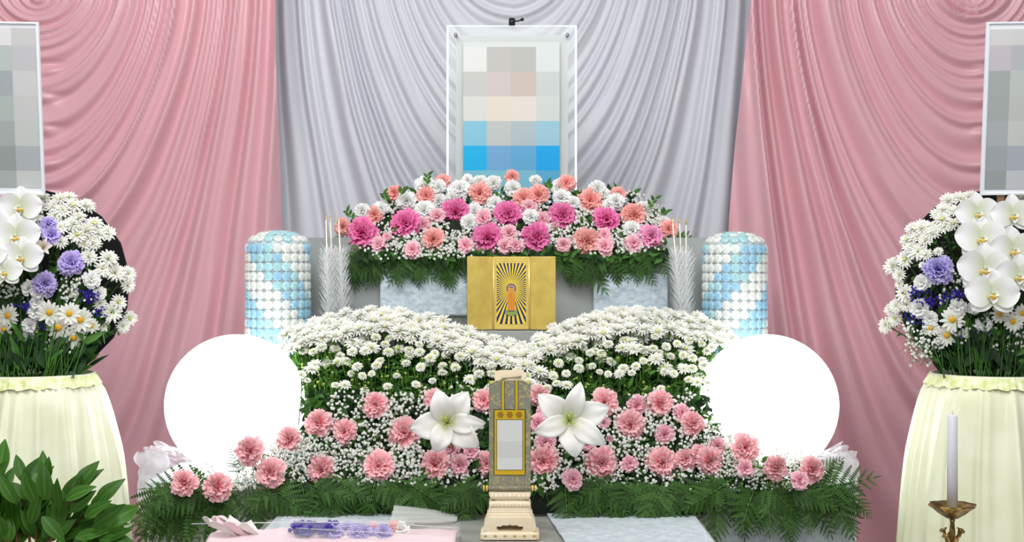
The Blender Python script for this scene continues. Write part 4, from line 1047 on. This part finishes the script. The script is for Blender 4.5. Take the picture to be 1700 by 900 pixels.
def spread(lst, cx, lab, edge):
    lst = sorted(lst, key=lambda q: q[1])
    for k, (px, py, rr) in enumerate(lst):
        Y_ = Yst(px, py, cx); R = rr/F*Y_*1.1
        n = out(px, py, cx, .35); d = Vector(((px-cx)/150, -.3, .7))
        mum('spray_chrysanthemum', SD if rng.random() < .6 else FL, P(px, py, Y_), n, R, 'white spray chrysanthemum on the %s stand, %s from the top, %s' % (lab, ordn(k+1), 'near the outer rim' if math.hypot(px-cx, py-472) > 118 else 'well inside the bunch'), 'spray chrysanthemums of the %s stand' % lab, DG if rng.random() < .4 else None, MS, axis=P(px, py, Y_)-P(cx, 640, 3.08))
spread(ML, 55, 'left', 1); spread(MR, 1645, 'right', -1)
for lab, cx, lst in (('left', 55, [(82,519,18),(115,521,17),(97,544,19),(133,531,19),(122,561,18),(13,524,17),(6,547,15),(152,541,12)]), ('right', 1645, [(1581,531,18),(1572,557,16),(1681,534,16),(1545,545,13),(1660,522,14),(1697,520,14)])):
    lst.sort()
    for k, (px, py, rr) in enumerate(lst):
        Y_ = Yst(px, py, cx)-.012
        mum('daisy', DZ, P(px, py, Y_), out(px, py, cx, .15), rr/F*Y_*1.1, 'white daisy with a yellow centre on the %s stand, %s from the left' % (lab, ordn(k+1)), 'daisies of the %s stand' % lab, DY, axis=P(px, py, Y_)-P(cx, 640, 3.08))
for lab, cx, col_, kind, lst in (('left', 55, 'lavender', 'carn_lavender', [(79,371,15),(85,388,17),(117,434,22),(73,470,21)]), ('right', 1645, 'violet and white', 'carn_violet', [(1557,446,25)]),
                          ('left', 55, 'white', 'spray_white', [(63,484,14),(58,518,14),(48,541,15),(40,563,13),(152,464,15),(166,489,11),(46,478,13),(60,503,12)]), ('right', 1645, 'white', 'spray_white', [(1529,469,15),(1589,512,15),(1635,538,15),(1525,512,17),(1544,529,13),(1601,556,10),(1618,512,11)])):
    lst.sort()
    for k, (px, py, rr) in enumerate(lst):
        Y_ = Yst(px, py, cx)-.008
        lb = ('single violet and white carnation on the right stand' if len(lst) == 1 else '%s carnation on the %s stand, %s from the left of its colour, %s' % (col_, lab, ordn(k+1), 'upper half' if py < 472 else 'lower half'))
        bloom(kind, P(px, py, Y_), out(px, py, cx), rr/F*Y_*1.1, lb, '%s carnations of the %s stand' % (col_, lab))
# alstroemeria
p = P(72, 412, 2.955); e = empty('alstroemeria', frame_z(p, (.2, -1, .3), 1.2, .024), 'pale beige spotted alstroemeria beside the orchids of the left stand', 'flower')
for k in range(6):
    mb = MB(); petal(mb, k*PI/3, 1.0, .1, 1., .3 if k % 2 else .2, 6, 4, .2, prof=lambda t: math.sin(PI*min(.97, .1+.86*t))); mb.build('petal', M['alstroemeria'], e)
mb = MB()
for k in range(4): tube(mb, [(0, 0, 0), (.15*math.cos(k*1.5), .15*math.sin(k*1.5), .9)], .03, 4)
mb.build('stamen', M['disc_green'], e)
# orchids
def orchid_parts():
    rr = random.Random(5); out_ = []
    def one(name, phi, L_, W_, z0, pr, cup=.12, wave=.02, material='orchid_white', e0=.25, e1=-.12):
        mb = MB(); petal(mb, phi, e0, e1, L_, W_, 12, 8, cup, wave, 1.2, r=rr, prof=pr, z0=z0); return (name, mb.mesh(name, M[material]))
    rnd = lambda t: math.sin(PI*min(.985, .10+.885*t))**.6
    for phi in (PI/2, PI/2+2.25, PI/2-2.25): out_.append(one('sepal', phi, .95, .36, -.04, rnd))
    for phi in (.12, PI-.12): out_.append(one('petal', phi, 1.02, .58, .03, lambda t: math.sin(PI*min(.988, .05+.938*t**.95))**.58, .10, .035))
    mb = MB(); petal(mb, -PI/2, .9, -.2, .42, .15, 5, 4, .6, prof=rnd, z0=.06)
    for sd in (-1, 1): petal(mb, -PI/2+sd*1.1, 1.1, .7, .3, .13, 4, 4, .5, prof=rnd, z0=.06)
    out_.append(('lip', mb.mesh('lip', M['orchid_white'])))
    mb = MB(); blob(mb, (0, -.13, .16), .15, 10, 6, sq=(1.3, .8, .6)); out_.append(('lip_callus', mb.mesh('lip_callus', M['lip_yellow'])))
    mb = MB(); tube(mb, [(0, .03, 0), (0, .03, .16), (0, -.03, .25)], [.07, .08, .06], 8); out_.append(('column', mb.mesh('column', M['orchid_white'])))
    mb = MB(); tube(mb, [(0, 0, -.02), (.1, .2, -.6), (.1, .6, -1.2)], .04, 6); out_.append(('stem', mb.mesh('stem', M['stem'])))
    return out_
OP = orchid_parts()
for lab, cx, lst in (('left', 55, [(34,344,36,-.012),(28,393,40,-.03),(36,427,36,-.045),(8,452,30,-.055),(-18,372,36,-.02),(-22,425,34,-.05)]),
                     ('right', 1645, [(1622,354,36,-.01),(1628,396,42,-.025),(1681,357,36,-.015),(1633,446,44,-.05),(1682,415,40,-.04),(1646,488,44,-.065),(1690,458,38,-.055)])):
    lst.sort(key=lambda q: q[1])
    for k, (px, py, rr_, dY) in enumerate(lst):
        Y_ = 2.975+dY
        n = Vector(((px-cx)/300+rng.uniform(-.15, .15), -1, .12+rng.uniform(-.1, .1)))
        side = Vector((1, 0, rng.uniform(-.12, .12))); M_ = frame_xz(P(px, py, Y_), side, n, rr_/F*Y_*1.04)
        e = empty('orchid_blossom', M_, 'white moth orchid blossom on the %s stand, %s from the top of the cascade' % (lab, ordn(k+1)), 'orchid', 'moth orchids of the %s stand' % lab)
        for nm, me in OP: link(nm, me, e)
# statice, baby's breath, leaves of the stands
def statice(px, py, cx, r_, lab):
    p = P(px, py, Yst(px, py, cx)-.004); e = empty('statice', p, lab, 'flower'); r = random.Random(int(px*3+py))
    mb = MB()
    for k in range(34):
        q = Vector((r.gauss(0, 1)*r_*.9, r.gauss(0, .5)*r_*.5, r.gauss(0, 1)*r_*.45))/F*3
        d = Vector((r.uniform(-1, 1), -1, r.uniform(-.2, 1.2))).normalized(); u = d.orthogonal().normalized(); v = d.cross(u); s_ = 3.0/F*3
        mb.add([q]+[q+(u*math.cos(a)+v*math.sin(a))*s_*(1 if j % 2 else .5)+d*s_*.7 for j, a in enumerate([PI/4*k_ for k_ in range(8)])], [(0, 1+j, 1+(j+1) % 8) for j in range(8)])
    mb.build('florets', M['statice'], e, False)
    mb = MB(); tube(mb, [(0, .004, 0), (0, .03, -.03), (0, .05, -.07)], .0011, 5); mb.build('stem', M['stem'], e)
for k, (px, py, r_) in enumerate(((147,487,7),(50,508,9),(75,543,8),(162,518,9),(150,500,6))): statice(px, py, 55, r_, 'purple statice sprig on the left stand, %s' % ('right of the lavender carnation', 'below the orchids', 'left of the daisies', 'near the right rim', 'above the right daisies')[k])
for k, (px, py, r_) in enumerate(((1529,487,13),(1575,497,12),(1520,529,13),(1541,540,8),(1622,554,13),(1592,489,8),(1544,502,7))): statice(px, py, 1645, r_, 'purple statice sprig on the right stand, %s' % ('below left of the violet carnation', 'below the violet carnation', 'near the left rim', 'left of the daisies', 'lowest, under the orchids', 'just left of the orchids', 'small one between two white carnations')[k])
for lab, cx, bx in (('left', 55, [(-20, 468, 30, 505, 1.2), (100, 462, 132, 500, 1.6), (80, 560, 118, 592, 1.1), (20, 480, 60, 500, .4), (130, 480, 160, 520, .3)]), ('right', 1645, [(1560, 450, 1605, 505, 1.), (1505, 540, 1560, 608, 1.1), (1600, 515, 1700, 590, 1.), (1630, 545, 1700, 600, .8)])):
    gyp_cloud('babys_breath', scatter(bx, 330 if lab == 'left' else 700, lambda y: 2.975, 30+cx, 2.2, 3.5, (-.015, .03)), "white baby's breath between the flowers of the %s stand" % lab, 9, (.006 if lab == 'right' else -.006, .02, -.022))
    mb = MB(); r = random.Random(cx)
    for k in range(150):                       # stems fanning out from the planter
        a = r.uniform(-1.25, 1.25); rr_ = r.uniform(60, 145); tx, ty = cx+math.sin(a)*rr_, 590-math.cos(a)*rr_*1.35+20
        b0 = P(cx+math.sin(a)*55+r.uniform(-30, 30), 628, 2.99+r.uniform(-.06, .04)); e1 = P(tx, ty, Yst(tx, ty, cx)+.015)
        mid = b0.lerp(e1, .5)+Vector((0, 0, .01)); tube(mb, [b0, mid, e1], .0012, 4, 1, cap=False)
        for j in range(6): leaf(mb, b0.lerp(e1, r.uniform(.08, .95))+Vector((r.uniform(-.01, .01), r.uniform(0, .02), 0)), (e1-b0).normalized()+Vector((r.uniform(-.8, .8), r.uniform(-.6, .2), r.uniform(-.3, .3))), (r.uniform(-.3, .3), -1, .4), r.uniform(.03, .06), r.uniform(.004, .009), m=r.choice((1, 2, 2)))
    tag(mb.build('stand_foliage', [M['stem'], M['leaf'], M['leaf_dark']]), 'green stems and leaves behind the flowers of the %s stand' % lab, 'foliage', kind='stuff')

# ---------------------------------------------------------------- candle in brass holder, front right
tt = empty('offering_table', (0, 2.05, 0), 'low offering table below the frame edge carrying the candle and the green branches', 'table')
o = bevel_box('table_top', M['table_white'], -1.15, 1.15, -.4, .42, .60, .63, tt)
for x in (-1.08, 1.08):
    for y in (-.33, .35): bevel_box('leg', M['table_white'], x-.025, x+.025, y-.025, y+.025, 0, .6, tt)
Yc = 2.3; c = P(1581, 840, Yc)
h = empty('candle_holder', (c.x, Yc, .631), 'ornate brass candle holder with a lobed dish at the lower right', 'candle holder')
z = c.z-.631
lobe = lambda a, i, zz: 1+(.05*math.cos(a*8) if i > 1 else 0)
mb = MB(); lathe(mb, [(.004, z-.022), (.010, z-.020), (.022, z-.012), (.032, z-.003), (.038, z+.001), (.0375, z+.003), (.031, z-.001), (.02, z-.009), (.002, z-.015)], 48, fr=lobe); mb.build('dish', M['brass'], h)
mb = MB(); lathe(mb, [(.036, 0), (.037, .006), (.026, .014), (.012, .022), (.008, .04), (.006, .07), (.0085, .09), (.005, .11), (.0045, z-.07), (.005, z-.045), (.0035, z-.028), (.0055, z-.018)], 24, close=True); mb.build('stem', M['brass'], h)
for k in range(7):
    a = k*.9+.3; mb = MB(); zz = z-.045-.006*(k % 3); r_ = .014
    q = [(.003*math.cos(a), .003*math.sin(a), zz-.012), (.012*math.cos(a), .012*math.sin(a), zz-.004), (r_*math.cos(a), r_*math.sin(a), zz+.006), (.009*math.cos(a), .009*math.sin(a), zz+.009)]
    tube(mb, q, [.0018, .0024, .003, .001], 6); blob(mb, (r_*math.cos(a)*1.2, r_*math.sin(a)*1.2, zz+.004), .0042, 8, 5, sq=(1, 1, .8)); mb.build('leaf_ornament', M['brass'], h)
cd = empty('candle', (c.x, Yc, c.z-.006), 'tall white unlit candle standing in the brass holder', 'candle')
mb = MB(); hh = P(0, 691, Yc).z-c.z+.006; lathe(mb, [(.0086, 0), (.0084, hh), (.0076, hh+.001), (.003, hh+.003)], 28, close=True); mb.build('wax_body', M['wax'], cd)
mb = MB(); tube(mb, [(0, 0, hh), (.0004, 0, hh+.007), (0, 0, hh+.012)], [.0022, .0012, .0007], 6); mb.build('wick', M['wick'], cd)

# ---------------------------------------------------------------- evergreen branches, lower left
Yk = 1.95; c = P(60, 900, Yk)
k_ = empty('evergreen_branches', (c.x, Yk, .631), 'bunch of glossy evergreen branches in a vase at the lower left corner', 'plant')
mb = MB(); lathe(mb, [(.03, 0), (.034, .01), (.05, .06), (.045, .12), (.03, .15), (.038, .17)], 32, close=False); mb.build('vase', M['white_plastic'], k_)
LM = []
for k in range(5):
    mb = MB(); leaf(mb, (0, 0, 0), (1, 0, 0), (0, 0, 1), 1., .20+.02*k, .3, .12+.09*k, nu=8); LM.append(mb.mesh('leaf', M['sakaki']))
zc = c.z-.631
def bz(px, py, dy=0.): q = P(px, py, Yk+dy); return Vector((q.x-c.x, dy, q.z-.631))
BR = [((60, 905), (72, 790)), ((50, 905), (38, 800)), ((80, 905), (130, 812)), ((90, 905), (160, 840)), ((100, 910), (185, 868)), ((30, 905), (10, 830)), ((70, 910), (105, 835)), ((20, 910), (-20, 850)), ((60, 915), (60, 860)), ((110, 915), (175, 895)), ((10, 915), (0, 790)), ((95, 912), (130, 880)), ((35, 915), (30, 870)), ((10, 920), (-25, 800))]
for (a, b) in BR:
    dy = rng.uniform(-.05, .05); A, B = bz(*a, dy*.3), bz(*b, dy); mb = MB()
    tube(mb, [Vector((rng.uniform(-.012, .012), rng.uniform(-.01, .01), .14)), A, A.lerp(B, .5)+Vector((0, 0, .004)), B], [.003, .0022, .0018, .001], 6); mb.build('branch', M['bark'], k_)
    for j in range(9):
        t = .15+.85*j/8; p = A.lerp(B, t); d = (B-A).normalized()+Vector((rng.uniform(-.9, .9), rng.uniform(-.9, .6), rng.uniform(-.2, .7)))
        if j == 8: d = (B-A).normalized()+Vector((rng.uniform(-.2, .2), 0, .1))
        link('leaf', rng.choice(LM), k_, frame_xz(p, d, (rng.uniform(-.7, .7), -.7, rng.uniform(.2, 1)), rng.uniform(.034, .052)))
EX = [((18, 800), (45, 812), .045)]
for (a, d) in [((75, 830), (72, 776)), ((62, 838), (38, 787)), ((110, 830), (147, 806)), ((118, 850), (148, 818)), ((140, 858), (178, 833)), ((155, 875), (200, 841)), ((45, 830), (28, 806)), ((25, 835), (0, 792)), ((-5, 782), (8, 768)), ((70, 858), (104, 895)), ((150, 890), (172, 880)), ((125, 893), (172, 882)), ((165, 896), (208, 898)), ((100, 845), (92, 800)), ((50, 870), (62, 830))]:
    A, B = bz(*a, -.05), bz(*d, -.055); link('leaf', rng.choice(LM[:3]), k_, frame_xz(A, B-A, (rng.uniform(-.5, .5), -1, rng.uniform(.2, .8)), (B-A).length*1.1))

# ---------------------------------------------------------------- wrapped bouquet lying on the shelf
Yq = 2.69
bq = empty('wrapped_bouquet', (P(540, 0, Yq).x, Yq, .7745), 'bouquet wrapped in pink paper and clear film lying on the shelf', 'bouquet')
cxq = P(540, 0, Yq).x
def qx(px): return P(px, 0, Yq).x-cxq
def paper(i, j):      # main pink sheet, a shallow half roll along x
    x = qx(352)+(qx(758)-qx(352))*i; a = PI*(j*1.0); w_ = .060+.02*i; H = .030*(1-.25*abs(i-.5))
    n1 = noise.noise((x*18, j*4, 1.))
    return (x, -w_*math.cos(a)+.004*n1, max(.0006, H*math.sin(a)**.8*(.78+.0*i)+.006*n1*math.sin(a)))
mb = MB(); grid(mb, 60, 24, paper); o = mb.build('pink_wrap', M['pink_paper'], bq); o.modifiers.new('s', 'SOLIDIFY').thickness = .0006
def fan(seed, x0, x1, k):
    def f(i, j):
        a = -1.2+2.4*j; L_ = (.075+.02*noise.noise((j*4, seed, 0)))*i
        return (qx(x0)-L_*math.cos(a)*k, -.02+L_*math.sin(a)*.4+seed*.004, .010+.038*i*(.7+.3*math.cos(a))+.007*math.sin(j*17+seed)*i)
    return f
for sd, (x0, m_) in enumerate(((405, 'cream_paper'), (420, 'pink_paper'), (440, 'cream_paper'))):
    mb = MB(); grid(mb, 12, 40, fan(sd, x0, 320, 1.+.05*sd)); o = mb.build('wrap_frill', M[m_], bq); o.modifiers.new('s', 'SOLIDIFY').thickness = .0005
mb = MB(); r = random.Random(4)
for k in range(60):
    x = qx(r.uniform(490, 555)); 
    for j in range(3): blob(mb, (x+r.uniform(-.008, .008), -.05+r.uniform(0, .06), .031+r.uniform(-.006, .009)), .0045, 5, 4)
mb.build('statice_head', M['statice'], bq, False)
for k, (px, kd) in enumerate(((560, 'carn_lavender'), (578, 'carn_lavender'), (598, 'carn_lavender'), (622, 'carn_pale'), (640, 'carn_lavender'), (655, 'carn_peach'), (610, 'carn_lavender'), (665, 'spray_white'))):
    link('bloom', rng.choice(KINDS[kd]), bq, frame_z(Vector((qx(px), -.038+.03*(k % 2), .030)), (rng.uniform(-.2, .4), -.8, 1), k, .020))
def film(i, j):
    x = qx(470)+(qx(764)-qx(470))*i; a = PI*j
    return (x, -.072*math.cos(a), max(.001, .049*math.sin(a)**.7*(1-.22*i)+.003*noise.noise((x*30, j*9, 3.))))
mb = MB(); grid(mb, 50, 20, film); mb.build('clear_film', M['film'], bq)
mb = MB(); tube(mb, [(qx(325), -.035, .043), (qx(500), -.03, .0455), (qx(690), -.03, .0425)], .0009, 5); tube(mb, [(qx(497), -.05, .038), (qx(600), -.055, .032), (qx(700), -.06, .028)], .0007, 4); tube(mb, [(qx(560), -.04, .038), (qx(650), -.03, .0425), (qx(762), -.03, .034)], .0008, 4)
mb.build('film_edge', M['paper_white'], bq)
